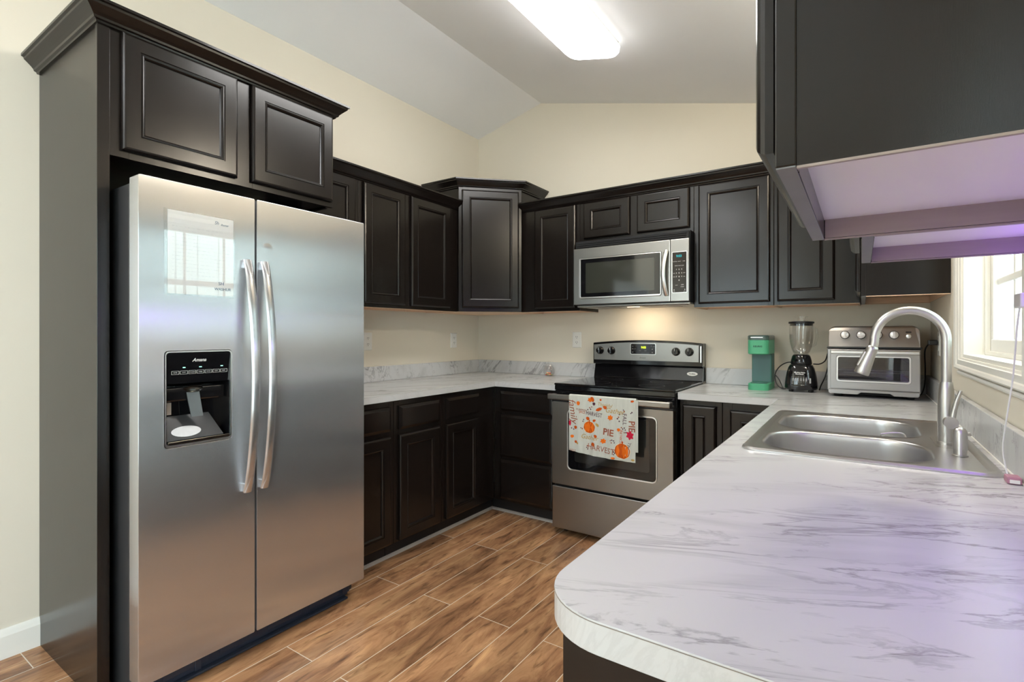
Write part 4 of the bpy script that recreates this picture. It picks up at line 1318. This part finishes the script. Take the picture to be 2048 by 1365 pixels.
for xx, zz, s_c in ((1.788, 1.664, 'POPCORN'), (1.8145, 1.664, 'REHEAT'), (1.8405, 1.664, 'COOK'), (1.798, 1.6385, 'DEFROST'), (1.815, 1.6385, 'TIME'), (1.832, 1.6385, 'POWER'), (1.783, 1.5945, 'ADD'), (1.8425, 1.5945, 'VENT'), (1.783, 1.573, 'TIMER'), (1.8425, 1.573, 'FAN'), (1.798, 1.523, 'LIGHT')):
    kt.text(s_c, 0.0052, (xx, yk, zz), X, Z)
kt.text('OFF', 0.009, (1.832, yk, 1.5245), X, Z); kt.text('START', 0.0068, (1.832, yk, 1.513), X, Z)
kt.box(1.781, 1.785, yk - 0.0004, yk, 1.493, 1.499); kt.box(1.844, 1.848, yk - 0.0004, yk, 1.493, 1.499)
kt.text('STOP', 0.0050, (1.783, yk, 1.4865), X, Z); kt.text('CLEAR', 0.0050, (1.845, yk, 1.4865), X, Z)
kt.build('key_lettering', M_INK, kp)
hp = []
for k in range(25):
    s_ = k / 24
    hp.append((1.727 + 0.012 * math.sin(PI * s_) * -1 + 0.012, myf - 0.006 - 0.030 * math.sin(PI * s_) ** 0.8, 1.735 - s_ * 0.270))
h = MB()
h.tube(hp, 1.0, 12, flat=(0.007, 0.014, (0, -1, 0)))
h.box(1.727, 1.750, myf - 0.008, myf - 0.001, 1.722, 1.738, 0.003)
h.box(1.727, 1.750, myf - 0.008, myf - 0.001, 1.464, 1.480, 0.003)
h.build('handle', M_CHROME, t)
ub = MB()
ub.box(mx0 + 0.01, mx1 - 0.004, -0.368, -0.02, mz0 - 0.016, mz0 - 0.0045, 0.003)
ub.box(mx0 + 0.06, mx1 - 0.03, -0.350, -0.30, mz0 - 0.020, mz0 - 0.016, 0.002)
ub.build('bottom_plate', mat('grey_bottom_plate', (0.40, 0.39, 0.36), 0.35, 0.6, var=0.05), t)
gf = MB()
for xa in (mx0 + 0.11, mx0 + 0.42):
    gf.box(xa, xa + 0.22, -0.26, -0.12, mz0 - 0.0195, mz0 - 0.0162, 0.001)
gf.build('grease_filter', mat('dull_aluminium_mesh', (0.35, 0.34, 0.33), 0.5, 0.8, bump=0.5, bscale=400), t)
MB().box(1.46, 1.54, -0.330, -0.312, mz0 - 0.0228, mz0 - 0.0203, 0.001).build('work_light', emit('warm_bulb', (1.0, 0.75, 0.45), 3.0), t)
ld = bpy.data.lights.new('work_light_bulb', 'AREA')
ld.shape = 'RECTANGLE'; ld.size = 0.24; ld.size_y = 0.06
ld.color = (1.0, 0.80, 0.56)
ld.energy = HOOD_W
lo_ = bpy.data.objects.new('work_light_bulb', ld)
lo_.location = Vector((1.50, -0.20, mz0 - 0.026)) - CUR
lo_.rotation_euler = (math.radians(22), 0, 0)
lo_.parent = t
COL.objects.link(lo_)

# ================================================================== sink
SX0, SX1, SY0, SY1 = 2.424, 2.972, -1.946, -1.112
t = thing('sink', 'stainless steel double bowl drop-in sink in the marble counter', 'sink', (2.70, -1.53, 0.9145))
zd = 0.9200
B1 = dict(x0=2.462, x1=2.862, y0=-1.548, y1=-1.176)
B2 = dict(x0=2.462, x1=2.862, y0=-1.912, y1=-1.586)


def bowl_loop(B, ins, n=10):
    r = max(0.02, 0.115 - ins)
    return rrect(B['x0'] + ins, B['x1'] - ins, B['y0'] + ins, B['y1'] - ins, r, n)


dk = MB()
dk.prism(rrect(SX0 + 0.012, SX1 - 0.012, SY0 + 0.012, SY1 - 0.012, 0.03, 6), 0.9150, zd - 0.0005, holes=[bowl_loop(B1, -0.001), bowl_loop(B2, -0.001)])
o_ = [[(p[0], p[1], z) for p in rrect(SX0 + i, SX1 - i, SY0 + i, SY1 - i, max(0.02, 0.042 - i), 6)] for i, z in ((0.0, 0.9145), (0.0, 0.9172), (0.004, 0.9222), (0.010, 0.9232), (0.018, 0.9218), (0.026, zd - 0.0004), (0.026, 0.9152))]
dk.rings(o_, False, False, smooth=True)
dk.build('deck', M_STEELS, t)
for B in (B1, B2):
    rs = []
    for ins, z in ((-0.006, zd + 0.0002), (-0.001, zd + 0.0006), (0.0022, zd - 0.0010), (0.0045, zd - 0.0040), (0.0055, zd - 0.0090), (0.0062, zd - 0.020), (0.0075, 0.87), (0.009, 0.82), (0.0115, 0.79), (0.018, 0.765), (0.034, 0.748), (0.06, 0.742), (0.10, 0.740)):
        rs.append([(p[0], p[1], z) for p in bowl_loop(B, ins)])
    bw = MB().rings(rs, cap0=False, cap1=True, smooth=True)
    bo = bw.build('bowl', M_STEELS, t)
    cx_, cy_ = (B['x0'] + B['x1']) / 2, (B['y0'] + B['y1']) / 2
    MB().lathe([(0.0, 0.0005), (0.020, 0.0005), (0.024, 0.003), (0.043, 0.004), (0.046, 0.0015), (0.046, 0.0002)], (cx_, cy_, 0.7402), 28, capped=False).build('drain', M_CHROME, bo)
# small wire caddy hooked in the far bowl
t = thing('sink_caddy', 'small clear sponge caddy standing against the far sink bowl wall', 'caddy', (2.81, -1.50, 0.89))
cd = MB()
cd.tube(curve([(2.756, -1.488, 0.918), (2.785, -1.482, 0.9235), (2.812, -1.478, 0.923), (2.820, -1.480, 0.905), (2.818, -1.482, 0.872)]), 0.0028, 8)
cd.tube([(2.756, -1.488, 0.918), (2.758, -1.486, 0.872), (2.818, -1.482, 0.872)], 0.0022, 8)
cd.build('wire', M_CHROME, t)
MB().box(2.762, 2.814, -1.512, -1.494, 0.872, 0.914, 0.004).build('cup', thin_glass('caddy_plastic', (0.90, 0.90, 0.88), 0.06), t)

# ================================================================== faucet
FXc, FYc = 2.905, -1.585
t = thing('faucet', 'brushed nickel gooseneck pull-down faucet behind the sink', 'faucet', (FXc, FYc, 0.9205))
bd = MB()
bd.lathe([(0.0, 0.0), (0.0205, 0.0), (0.0205, 0.008), (0.0190, 0.009), (0.0190, 0.02), (0.0198, 0.09), (0.0196, 0.120), (0.0172, 0.155), (0.0148, 0.174), (0.0138, 0.177), (0, 0.177)], (FXc, FYc, 0.9203), 36)
bd.build('body', M_NICKEL, t)
pl = MB()
pl.prism(rrect(FXc - 0.028, FXc + 0.026, FYc - 0.062, FYc + 0.125, 0.026, 8), 0.9200, 0.9212)
pl.build('deck_plate', M_NICKEL, t)
R_ = 0.0835
cxa, cza = FXc - R_, 1.218
pts = [(FXc, FYc, 1.097), (FXc, FYc, 1.14), (FXc, FYc, 1.18)]
for k in range(25):
    a = PI * k / 24
    pts.append((cxa + R_ * math.cos(a), FYc, cza + R_ * math.sin(a) * 1.02))
pts += [(cxa - R_ - 0.001, FYc, 1.205), (cxa - R_ - 0.004, FYc, 1.193)]
MB().tube(pts, 0.0122, 20).build('gooseneck', M_NICKEL, t)
hx, hz = cxa - R_ - 0.004, 1.193
dirv = Vector((-0.030, 0, -0.083)).normalized()
P0 = Vector((hx, FYc, hz)) - dirv * 0.004
hp_ = [P0 + dirv * q for q in (0.0, 0.004, 0.010, 0.016, 0.030, 0.055, 0.080, 0.088, 0.090)]
hr = [0.0125, 0.0150, 0.0155, 0.0150, 0.0158, 0.0178, 0.0198, 0.0200, 0.0188]
sh = MB().tube(hp_, hr, 24).build('spray_head', M_NICKEL, t)
q0, q1 = P0 + dirv * 0.022, P0 + dirv * 0.068
side = Vector((-dirv.z, 0, dirv.x)).normalized()
if side.x > 0: side = -side
bt = MB()
bt.tube([q0 + side * 0.0135 + Vector((0, -0.006, 0)), (q0 + q1) / 2 + side * 0.0150 + Vector((0, -0.006, 0)), q1 + side * 0.0165 + Vector((0, -0.006, 0))], [0.004, 0.0048, 0.004], 10)
bt.build('spray_button', M_CHROME, sh)
kn = MB()
kn.lathe([(0.0, 0.0), (0.0165, 0.0), (0.0165, 0.0275), (0.0158, 0.0285), (0, 0.0285)], (FXc + 0.006, FYc - 0.0465, 0.9875), 28, axis='y')
kn.build('handle_hub', M_NICKEL, t)
lv = MB()
lv.tube([(FXc + 0.010, FYc - 0.032, 0.999), (FXc + 0.013, FYc - 0.032, 1.020), (FXc + 0.019, FYc - 0.034, 1.050), (FXc + 0.027, FYc - 0.037, 1.078)], [0.0075, 0.0068, 0.0060, 0.0042], 14)
lv.build('lever', M_NICKEL, t)
t = thing('soap_dispenser', 'short brushed nickel soap dispenser with domed top beside the faucet', 'soap dispenser', (2.916, -1.742, 0.9205))
MB().lathe([(0.0, 0.0), (0.0165, 0.0), (0.0165, 0.002), (0.0132, 0.003), (0.0132, 0.016), (0.0152, 0.0165), (0.0152, 0.056), (0.0140, 0.064), (0.0105, 0.070), (0.005, 0.0735), (0, 0.074)], (2.916, -1.742, 0.9203), 28).build('pump', M_NICKEL, t)
MB().tube([(2.926, -1.736, 0.974), (2.935, -1.731, 0.976), (2.9365, -1.730, 0.972)], [0.0045, 0.0050, 0.004], 12).build('nozzle', M_NICKEL, t)

# ================================================================== outlets
def outlet(fr, u, z, label, plug=False):
    t = thing('wall_outlet', label, 'outlet', fr(u, 0, z), group='wall outlets above the counters')
    MB(fr).panel(u - 0.037, u + 0.037, z - 0.059, z + 0.059, 0.0005, [(0, 0), (0, 0.002), (0.004, 0.006), (0.006, 0.0065)]).build('cover_plate', M_WHITE, t)
    for s in (-0.020, 0.020):
        f = MB(fr)
        f.prism(rrect(u - 0.016, u + 0.016, z + s - 0.0145, z + s + 0.0145, 0.010, 5), 0, 0) if False else f.rings([[(p[0], w, p[1]) for p in rrect(u - 0.016, u + 0.016, z + s - 0.0145, z + s + 0.0145, 0.010, 5)] for w in (0.0068, 0.0085)])
        fo = f.build('receptacle', M_WHITE, t)
        sl = MB(fr)
        for a in (-0.006, 0.006): sl.box(u + a - 0.0012, u + a + 0.0012, 0.0084, 0.0090, z + s - 0.002, z + s + 0.007)
        sl.box(u - 0.002, u + 0.002, 0.0084, 0.0090, z + s - 0.010, z + s - 0.006)
        sl.build('slots', M_BLACKM, fo)
    return t


outlet(BACK, 0.937, 1.190, 'white outlet on the back wall left of the range')
outlet(LEFT, -0.326, 1.183, 'white outlet on the left wall near the room corner')
outlet(LEFT, -1.197, 1.185, 'white outlet on the left wall next to the refrigerator')
outlet(RIGHT, -0.400, 1.190, 'white outlet behind the faucet neck on the right wall')
t = thing('power_plug', 'black power plug in the outlet behind the faucet neck', 'plug', (W - 0.02, -0.40, 1.17))
MB(RIGHT).box(-0.425, -0.385, 0.0095, 0.045, 1.182, 1.206, 0.005).build('plug_body', M_BLACK, t)
MB().tube(curve([(W - 0.040, -0.390, 1.190), (W - 0.050, -0.33, 1.15), (W - 0.042, -0.25, 1.06), (W - 0.038, -0.17, 0.98), (W - 0.045, -0.10, 0.925), (W - 0.06, -0.07, 0.9185)]), 0.0032, 8).build('cord', M_BLACK, t)

# ================================================================== toaster oven
M_TSTEEL = steel_mat('toaster_stainless', (0.39, 0.375, 0.365), 0.30, 0.3, tangent='Z', grain=(3, 90, 90))
TX0, TX1, TYF, TYB = 2.560, 2.942, -0.372, -0.055
t = thing('toaster_oven', 'stainless steel countertop toaster oven with four knobs in the right corner', 'toaster oven', ((TX0 + TX1) / 2, -0.21, 0.9145))
tb = MB()
tb.box(TX0, TX1, TYF + 0.02, TYB, 0.944, 1.160, 0.004)
tb.build('body', M_TSTEEL, t)
# control head with rounded top corners and sloping face
hd = []
def head_ring(y, ztop, ins):
    return [(p[0], y, p[1]) for p in rrect(TX0 + 0.006 + ins, TX1 - 0.004 - ins, 1.170, ztop, [0.030, 0.030, 0.003, 0.003], 8)]
rs = []
for y, sc_, ins in ((TYB, 1.262, 0.010), (TYB - 0.02, 1.272, 0.0), (TYF + 0.045, 1.273, 0.0), (TYF + 0.034, 1.270, 0.002)):
    rs.append(head_ring(y, sc_, ins))
last = []
for p in rrect(TX0 + 0.006, TX1 - 0.004, 1.170, 1.268, [0.028, 0.028, 0.003, 0.003], 8):
    f = max(0.0, (p[1] - 1.196) / (1.268 - 1.196))
    last.append((p[0], TYF + 0.030 * f, p[1] if f < 0.97 else p[1] - 0.003))
rs.append(last)
MB().rings(rs, smooth=False).build('control_head', M_TSTEEL, t)
MB().box(TX0 - 0.001, TX1 + 0.004, TYF - 0.001, TYB - 0.002, 1.1605, 1.1695, 0.002).build('black_band', M_BLACK, t)
def face_y(z): return TYF + 0.030 * max(0.0, (z - 1.196) / (1.268 - 1.196))
nrm = Vector((0, -0.072, 0.030)).normalized()
for k, kx in enumerate((2.637, 2.705, 2.772, 2.838)):
    zk = 1.229
    y_ = face_y(zk)
    kb = MB()
    kb.lathe([(0.0, 0.0), (0.0205, 0.0), (0.0205, -0.0035), (0.0, -0.0035)], (kx, y_ - 0.0005, zk), 28, axis='y')
    ring = kb.build('knob_surround', M_BLACK, t)
    kb = MB()
    kb.lathe([(0.0, -0.0036), (0.0180, -0.0036), (0.0172, -0.014), (0.0150, -0.0155), (0, -0.0155)], (kx, y_ - 0.0005, zk), 28, axis='y')
    kn_ = kb.build('knob', mat('pale_satin_knob', (0.74, 0.70, 0.68), 0.3, 0.6), t)
    gp = MB()
    ang = (0.1, PI / 2 - 0.08, 0.6, 0.0)[k]
    c_, s_ = math.cos(ang), math.sin(ang)
    def R2(a, bb): return (kx + a * c_ + bb * s_, zk - a * s_ + bb * c_)
    gp.prism([R2(-0.0045, -0.0168), R2(0.0045, -0.0168), R2(0.0045, 0.0168), R2(-0.0045, 0.0168)], y_ - 0.0235, y_ - 0.0162, plane='xz', bev=0.001)
    gp.build('grip_bar', mat('satin_grip', (0.70, 0.66, 0.64), 0.3, 0.6), kn_)
MB().box(2.884, 2.906, face_y(1.243) - 0.0025, face_y(1.243) + 0.003, 1.2405, 1.2445, 0.0008).build('light_slot', M_BLACK, t)
MB().lathe([(0, 0), (0.010, 0), (0.010, -0.004), (0.007, -0.005), (0, -0.005)], (2.895, face_y(1.223) - 0.0005, 1.223), 20, axis='y').build('button', M_CHROME, t)
dz0_, dz1_ = 0.956, 1.157
dd_ = MB().prism([(TX0 + 0.014, dz0_), (TX1 - 0.004, dz0_), (TX1 - 0.004, dz1_), (TX0 + 0.014, dz1_)], TYF, TYF + 0.0195, holes=[rrect(2.600, 2.904, 0.992, 1.124, 0.012, 5)], plane='xz', bev=0.002)
tdoor = dd_.build('door', M_TSTEEL, t)
MB().prism(rrect(2.6003, 2.9037, 0.9923, 1.1237, 0.012, 5), TYF - 0.0022, TYF + 0.004, holes=[rrect(2.607, 2.897, 0.999, 1.117, 0.009, 5)], plane='xz').build('window_trim', M_CHROME, tdoor)
MB().box(2.601, 2.903, TYF + 0.003, TYF + 0.005, 0.993, 1.123).build('window', thin_glass('toaster_glass', (0.62, 0.62, 0.66), 0.08), tdoor)
cv_ = MB()
cv_.box(2.602, 2.902, TYF + 0.0198, TYF + 0.0206, 0.994, 1.122)
cv_.build('cavity', mat('dark_grey_cavity', (0.06, 0.06, 0.068), 0.4, 0.3), t)
rk = MB()
for z_, xa, xb in ((1.052, 2.606, 2.898), (1.040, 2.630, 2.870)):
    rk.tube([(xa, TYF + 0.012, z_), (xb, TYF + 0.012, z_)], 0.0016, 6)
rk.build('rack', M_CHROME, t)
MB().box(2.608, 2.896, TYF + 0.0075, TYF + 0.017, 0.998, 1.004, 0.001).build('crumb_tray', M_CHROME, t)
hb = MB()
hb.box(TX0 + 0.016, TX1 - 0.006, TYF - 0.036, TYF - 0.020, 1.1335, 1.1515, 0.005, 3)
hb.box(TX0 + 0.022, TX0 + 0.036, TYF - 0.021, TYF - 0.0005, 1.136, 1.149, 0.002)
hb.box(TX1 - 0.026, TX1 - 0.012, TYF - 0.021, TYF - 0.0005, 1.136, 1.149, 0.002)
hb.build('handle', M_CHROME, tdoor)
sk = MB().prism([(TX0 + 0.006, 0.952), (TX0 + 0.006, 0.938), (TX0 + 0.012, 0.930), (2.690, 0.930), (2.705, 0.941), (2.822, 0.941), (2.838, 0.930), (TX1 - 0.012, 0.930), (TX1 - 0.006, 0.938), (TX1 - 0.006, 0.952)], TYF - 0.004, TYF + 0.012, plane='xz', bev=0.001)
sk.build('base_skirt', M_TSTEEL, t)
MB().box(TX0 + 0.02, TX1 - 0.02, TYF + 0.03, TYB - 0.02, 0.926, 0.9438).build('underside', M_BLACKM, t)
for fx_ in (TX0 + 0.045, TX1 - 0.04):
    for fy_ in (TYF + 0.045, TYB - 0.05):
        MB().lathe([(0, 0), (0.017, 0), (0.020, 0.012), (0, 0.012)], (fx_, fy_, 0.9143), 16).build('foot', M_BLACK, t)

bx = 2.429
MB().tube(curve([(bx + 0.056, -0.165, 1.066), (bx + 0.085, -0.14, 1.066), (bx + 0.110, -0.11, 1.085), (bx + 0.122, -0.08, 1.125), (bx + 0.128, -0.06, 1.10), (bx + 0.122, -0.09, 1.05), (bx + 0.108, -0.12, 0.99), (bx + 0.090, -0.13, 0.945), (bx + 0.082, -0.12, 0.9182)]), 0.0034, 8).build('cord', M_BLACK, t)

# ================================================================== coffee maker
M_GREEN = mat('sea_green_plastic', (0.075, 0.345, 0.19), 0.42, spec=0.4, var=0.03)
M_GREEND = mat('dark_teal_plastic', (0.050, 0.150, 0.125), 0.45, spec=0.4, var=0.04)
M_LIDG = mat('grey_green_lid', (0.045, 0.075, 0.065), 0.28, spec=0.5)
cx0, cx1 = 2.166, 2.276
t = thing('coffee_maker', 'slim green single-serve coffee maker on the counter right of the range', 'coffee maker', (2.22, -0.17, 0.9145), rotz=0.0)
def rr_ring(x0_, x1_, ya, yb, z, r=(0.018, 0.018, 0.03, 0.03)): return [(p[0], p[1], z) for p in rrect(x0_, x1_, ya, yb, r, 6)]
MB().rings([rr_ring(cx0, cx1, -0.292, -0.035, z) for z in (0.9145, 0.949)] + [rr_ring(cx0 + .002, cx1 - .002, -0.290, -0.037, 0.9515)]).build('base', M_GREEN, t)
MB().rings([rr_ring(cx0 + 0.004, cx1 - 0.001, -0.165, -0.036, z, (0.012, 0.012, 0.006, 0.006)) for z in (0.9517, 1.117)]).build('column', M_GREEND, t)
MB().box(cx0 + 0.010, cx1 - 0.008, -0.1665, -0.1652, 0.958, 1.114).build('splash_panel', mat('slate_teal_panel', (0.055, 0.135, 0.13), 0.35), t)
MB().box(cx0 + 0.014, cx1 - 0.014, -0.272, -0.180, 0.9517, 0.9545, 0.001).build('drip_grate', M_GREEND, t)
hd_ = MB().rings([rr_ring(cx0 + 0.004, cx1 - 0.004, -0.288, -0.040, 1.1172), rr_ring(cx0, cx1, -0.296, -0.035, 1.122), rr_ring(cx0, cx1, -0.296, -0.035, 1.199)]).build('brew_head', M_GREEN, t)
MB().text('KEURIG', 0.0135, (2.221, -0.2962, 1.163), X, Z, bold=0.0003).build('lettering', mat('deep_green_print', (0.010, 0.05, 0.035), 0.5), hd_)
ld_ = MB().rings([rr_ring(cx0 - 0.001, cx1 + 0.001, -0.297, -0.035, 1.2003), rr_ring(cx0 - 0.001, cx1 + 0.001, -0.297, -0.035, 1.2215), rr_ring(cx0 + 0.004, cx1 - 0.004, -0.292, -0.040, 1.227)]).build('lid', M_LIDG, t)
MB().box(cx0 + 0.018, cx1 - 0.028, -0.2995, -0.2972, 1.2125, 1.2165, 0.001).build('lid_grip', M_CHROME, ld_)

# ================================================================== blender
bx, by = 2.429, -0.205
t = thing('blender', 'black blender with clear glass jar between coffee maker and toaster oven', 'blender', (bx, by, 0.9145))
base = MB()
def sq_ring(r, z, k=3.2, n=48):
    out = []
    for q in range(n):
        a = 2 * PI * q / n
        c_, s_ = math.cos(a), math.sin(a)
        d_ = (abs(c_) ** k + abs(s_) ** k) ** (-1 / k)
        out.append((bx + r * d_ * c_, by + r * d_ * s_ * 0.92, z))
    return out
base.rings([sq_ring(r, z) for r, z in ((0.060, 0.9265), (0.078, 0.929), (0.080, 0.940), (0.079, 0.960), (0.076, 0.990), (0.071, 1.020), (0.064, 1.045), (0.055, 1.062), (0.050, 1.0655))], smooth=True)
bo = base.build('motor_base', M_BLACKGL, t)
col = MB()
col.lathe([(0.0, 1.0660), (0.0515, 1.0660), (0.0530, 1.070), (0.0515, 1.085), (0.0450, 1.110), (0.0400, 1.118), (0.036, 1.120), (0, 1.120)], (bx, by, 0), 36)
col.build('jar_collar', M_BLACKGL, t)
for a in (0.8, 2.4, 3.9, 5.5):
    MB().lathe([(0, 0), (0.010, 0), (0.011, 0.012), (0, 0.012)], (bx + 0.066 * math.cos(a), by + 0.058 * math.sin(a), 0.9145), 14).build('foot', M_BLACK, t)
jr = MB()
jr.lathe([(0.0, 1.121), (0.034, 1.121), (0.041, 1.130), (0.050, 1.155), (0.057, 1.185), (0.0595, 1.215), (0.0600, 1.290), (0.0575, 1.290), (0.0570, 1.215), (0.0545, 1.187), (0.0475, 1.157), (0.0385, 1.133), (0.030, 1.126), (0.0, 1.126)], (bx, by, 0), 40)
jar = jr.build('glass_jar', M_JAR, t)
jh = MB()
jh.tube([(bx + 0.052, by - 0.020, 1.270), (bx + 0.075, by - 0.032, 1.262), (bx + 0.078, by - 0.034, 1.22), (bx + 0.068, by - 0.028, 1.175), (bx + 0.048, by - 0.018, 1.165)], [0.007] * 5, 10)
jh.build('jar_handle', M_JAR, jar)
bl = MB()
bl.lathe([(0, 1.1262), (0.012, 1.1262), (0.009, 1.136), (0, 1.137)], (bx, by, 0), 16)
for a in (0.3, 1.9, 3.4, 5.0):
    bl.tube([(bx, by, 1.136), (bx + 0.016 * math.cos(a), by + 0.016 * math.sin(a), 1.140), (bx + 0.024 * math.cos(a), by + 0.024 * math.sin(a), 1.150)], [0.003, 0.0026, 0.001], 6)
bl.build('blade', M_CHROME, t)
ldb = MB()
ldb.lathe([(0.0, 1.2795), (0.0560, 1.2795), (0.0565, 1.2910), (0.0625, 1.2915), (0.0640, 1.297), (0.0625, 1.302), (0.040, 1.305), (0.0, 1.305)], (bx, by, 0), 40)
lid = ldb.build('lid', M_BLACK, t)
MB().lathe([(0.0, 1.3055), (0.020, 1.3055), (0.021, 1.325), (0.033, 1.327), (0.033, 1.331), (0, 1.332)], (bx, by, 0), 28).build('filler_cap', M_JAR, lid)
def bl_face(z): # y of the front face at height z
    rr = 0.080 - 0.009 * max(0, (z - 0.94) / 0.08) - (0.007 * max(0, (z - 1.02) / 0.025))
    return by - rr * 0.92 - 0.0008
pr = MB()
for q in range(6):
    pr.box(bx - 0.036 + q * 0.0125, bx - 0.0295 + q * 0.0125, bl_face(0.985) - 0.0035, bl_face(0.985) + 0.004, 0.976, 0.993, 0.001)
pr.box(bx + 0.044, bx + 0.052, bl_face(0.985) - 0.0030, bl_face(0.985) + 0.006, 0.966, 0.993, 0.001)
pr.build('speed_keys', mat('light_grey_key', (0.32, 0.32, 0.32), 0.4), bo)
pt = MB()
sl_v = Vector((0, 0.105, 1))
pt.text('Hamilton Beach', 0.0082, (bx - 0.002, bl_face(1.022) - 0.0030, 1.0225), X, sl_v, bold=0.0003)
pt.text('BlendMaster', 0.0078, (bx - 0.002, bl_face(1.015) - 0.0030, 1.0140), X, sl_v, bold=0.0003)
for q, s_ in enumerate(('EASY CLEAN', 'MIX', 'PUREE', 'CRUSH', 'WHIP', 'CHOP')): pt.text(s_, 0.0028, (bx - 0.0327 + q * 0.0125, bl_face(0.998) - 0.001, 0.998), X, sl_v)
for q, s_ in enumerate(('STIR', 'GRATE', 'BLEND', 'SHRED', 'ICE', 'LIQUEFY')): pt.text(s_, 0.0028, (bx - 0.0327 + q * 0.0125, bl_face(0.971) - 0.001, 0.971), X, sl_v)
pt.text('PULSE', 0.004, (bx - 0.036, bl_face(0.962) - 0.001, 0.9625), X, sl_v)
pt.text('700 W', 0.006, (bx + 0.012, bl_face(0.955) - 0.001, 0.954), X, sl_v)
pt.build('base_lettering', M_INK, bo)
cb = MB()
cb.tube(curve([(bx - 0.045, by + 0.02, 1.075), (bx - 0.075, by + 0.03, 1.070), (bx - 0.108, by + 0.04, 1.050), (bx - 0.132, by + 0.045, 1.015), (bx - 0.136, by + 0.045, 0.975), (bx - 0.122, by + 0.04, 0.938), (bx - 0.100, by + 0.03, 0.9225), (bx - 0.080, by + 0.02, 0.9215)]), 0.0032, 8)
cb.tube(curve([(bx - 0.134, by + 0.045, 0.995), (bx - 0.118, by + 0.045, 0.975), (bx - 0.104, by + 0.04, 0.945), (bx - 0.092, by + 0.03, 0.9200)]), 0.0030, 8)
cb.build('cord', M_BLACK, t)
# ================================================================== glass jar by the range
t = thing('glass_jar', 'small round lidded glass jar with red and orange sweets left of the range', 'jar', (0.735, -0.072, 0.9145))
jb = MB()
jb.lathe([(0.0, 0.0), (0.026, 0.0), (0.036, 0.008), (0.043, 0.024), (0.044, 0.042), (0.039, 0.060), (0.030, 0.071), (0.030, 0.074), (0.028, 0.074), (0.037, 0.059), (0.042, 0.042), (0.041, 0.024), (0.034, 0.010), (0.025, 0.003), (0, 0.003)], (0.735, -0.072, 0.9145), 32)
jb.build('bowl', M_JAR, t)
MB().lathe([(0.0, 0.0745), (0.033, 0.0745), (0.030, 0.084), (0.018, 0.093), (0.006, 0.096), (0.006, 0.100), (0.010, 0.106), (0.007, 0.113), (0, 0.115)], (0.735, -0.072, 0.9145), 32).build('lid', M_JAR, t)
rnd = random.Random(3)
CND = [mat('red_candy', (0.60, 0.06, 0.03), 0.3), mat('orange_candy', (0.75, 0.26, 0.06), 0.3), mat('pink_candy', (0.75, 0.35, 0.25), 0.3), mat('lime_candy', (0.40, 0.40, 0.10), 0.3)]
for k in range(22):
    lvl = 0 if k < 12 else 1
    a = rnd.uniform(0, 2 * PI)
    r_ = rnd.uniform(0.0, 0.026)
    r0 = 0.0075
    ob = MB().lathe([(0.0001, -r0 * 0.7), (r0 * 0.7, -r0 * 0.5), (r0, 0), (r0 * 0.7, r0 * 0.5), (0.0001, r0 * 0.7)], (0.735 + r_ * math.cos(a), -0.072 + r_ * math.sin(a), 0.9145 + 0.0095 + lvl * 0.012), 10)
    world_mode()
    c_ = ob.build('candy', CND[k % 4])
    tag(c_, 'small red, orange or pink sweet in the round glass jar', 'candy', 'sweets in the glass jar')

# ================================================================== violet LED strips
t = thing('led_strip', 'violet glowing LED strip stuck to the right wall just below the cabinets', 'light strip', (W - 0.003, -2.24, 1.357))
MB().box(W - 0.0045, W - 0.0005, -2.425, -2.060, 1.352, 1.362).build('glowing_strip', M_LED, t)
MB().box(W - 0.0300, W - 0.0005, -2.880, -2.440, 1.3525, 1.356).build('glowing_strip', M_LED, t)
MB().box(W - 0.0320, W - 0.0003, -2.885, -2.435, 1.3562, 1.3645, 0.001).build('strip_channel', M_WHITE, t)
t = thing('led_controller', 'small white controller box dangling on its lead below the violet lit cabinet', 'controller', (2.962, -2.16, 1.297))
MB().box(2.947, 2.985, -2.178, -2.128, 1.283, 1.310, 0.003).build('housing', M_WHITE, t)
wr = MB()
wr.tube(curve([(2.970, -2.155, 1.309), (2.980, -2.155, 1.345), (2.994, -2.150, 1.385), (2.9965, -2.15, 1.404)]), 0.0022, 8)
wr.build('upper_lead', M_WHITE, t)
wr = MB()
wr.tube(curve([(2.956, -2.128, 1.286), (2.955, -2.110, 1.24), (2.957, -2.07, 1.15), (2.958, -2.005, 1.05), (2.963, -1.945, 0.985), (2.971, -1.920, 0.94), (2.974, -1.925, 0.922), (2.974, -1.945, 0.9195)]), 0.0015, 8)
wr.build('lower_lead', mat('milky_lead', (0.80, 0.80, 0.80), 0.4), t)
t = thing('power_adapter', 'tiny mauve and white adapter lying on the counter at the end of the clear lead', 'adapter', (2.975, -1.972, 0.9145))
MB().box(2.962, 2.986, -1.990, -1.956, 0.9145, 0.9300, 0.003).build('housing', mat('mauve_plastic', (0.42, 0.20, 0.26), 0.4), t)
MB().box(2.966, 2.982, -1.9925, -1.9903, 0.9170, 0.9245, 0.0005).build('socket', M_WHITE, t)
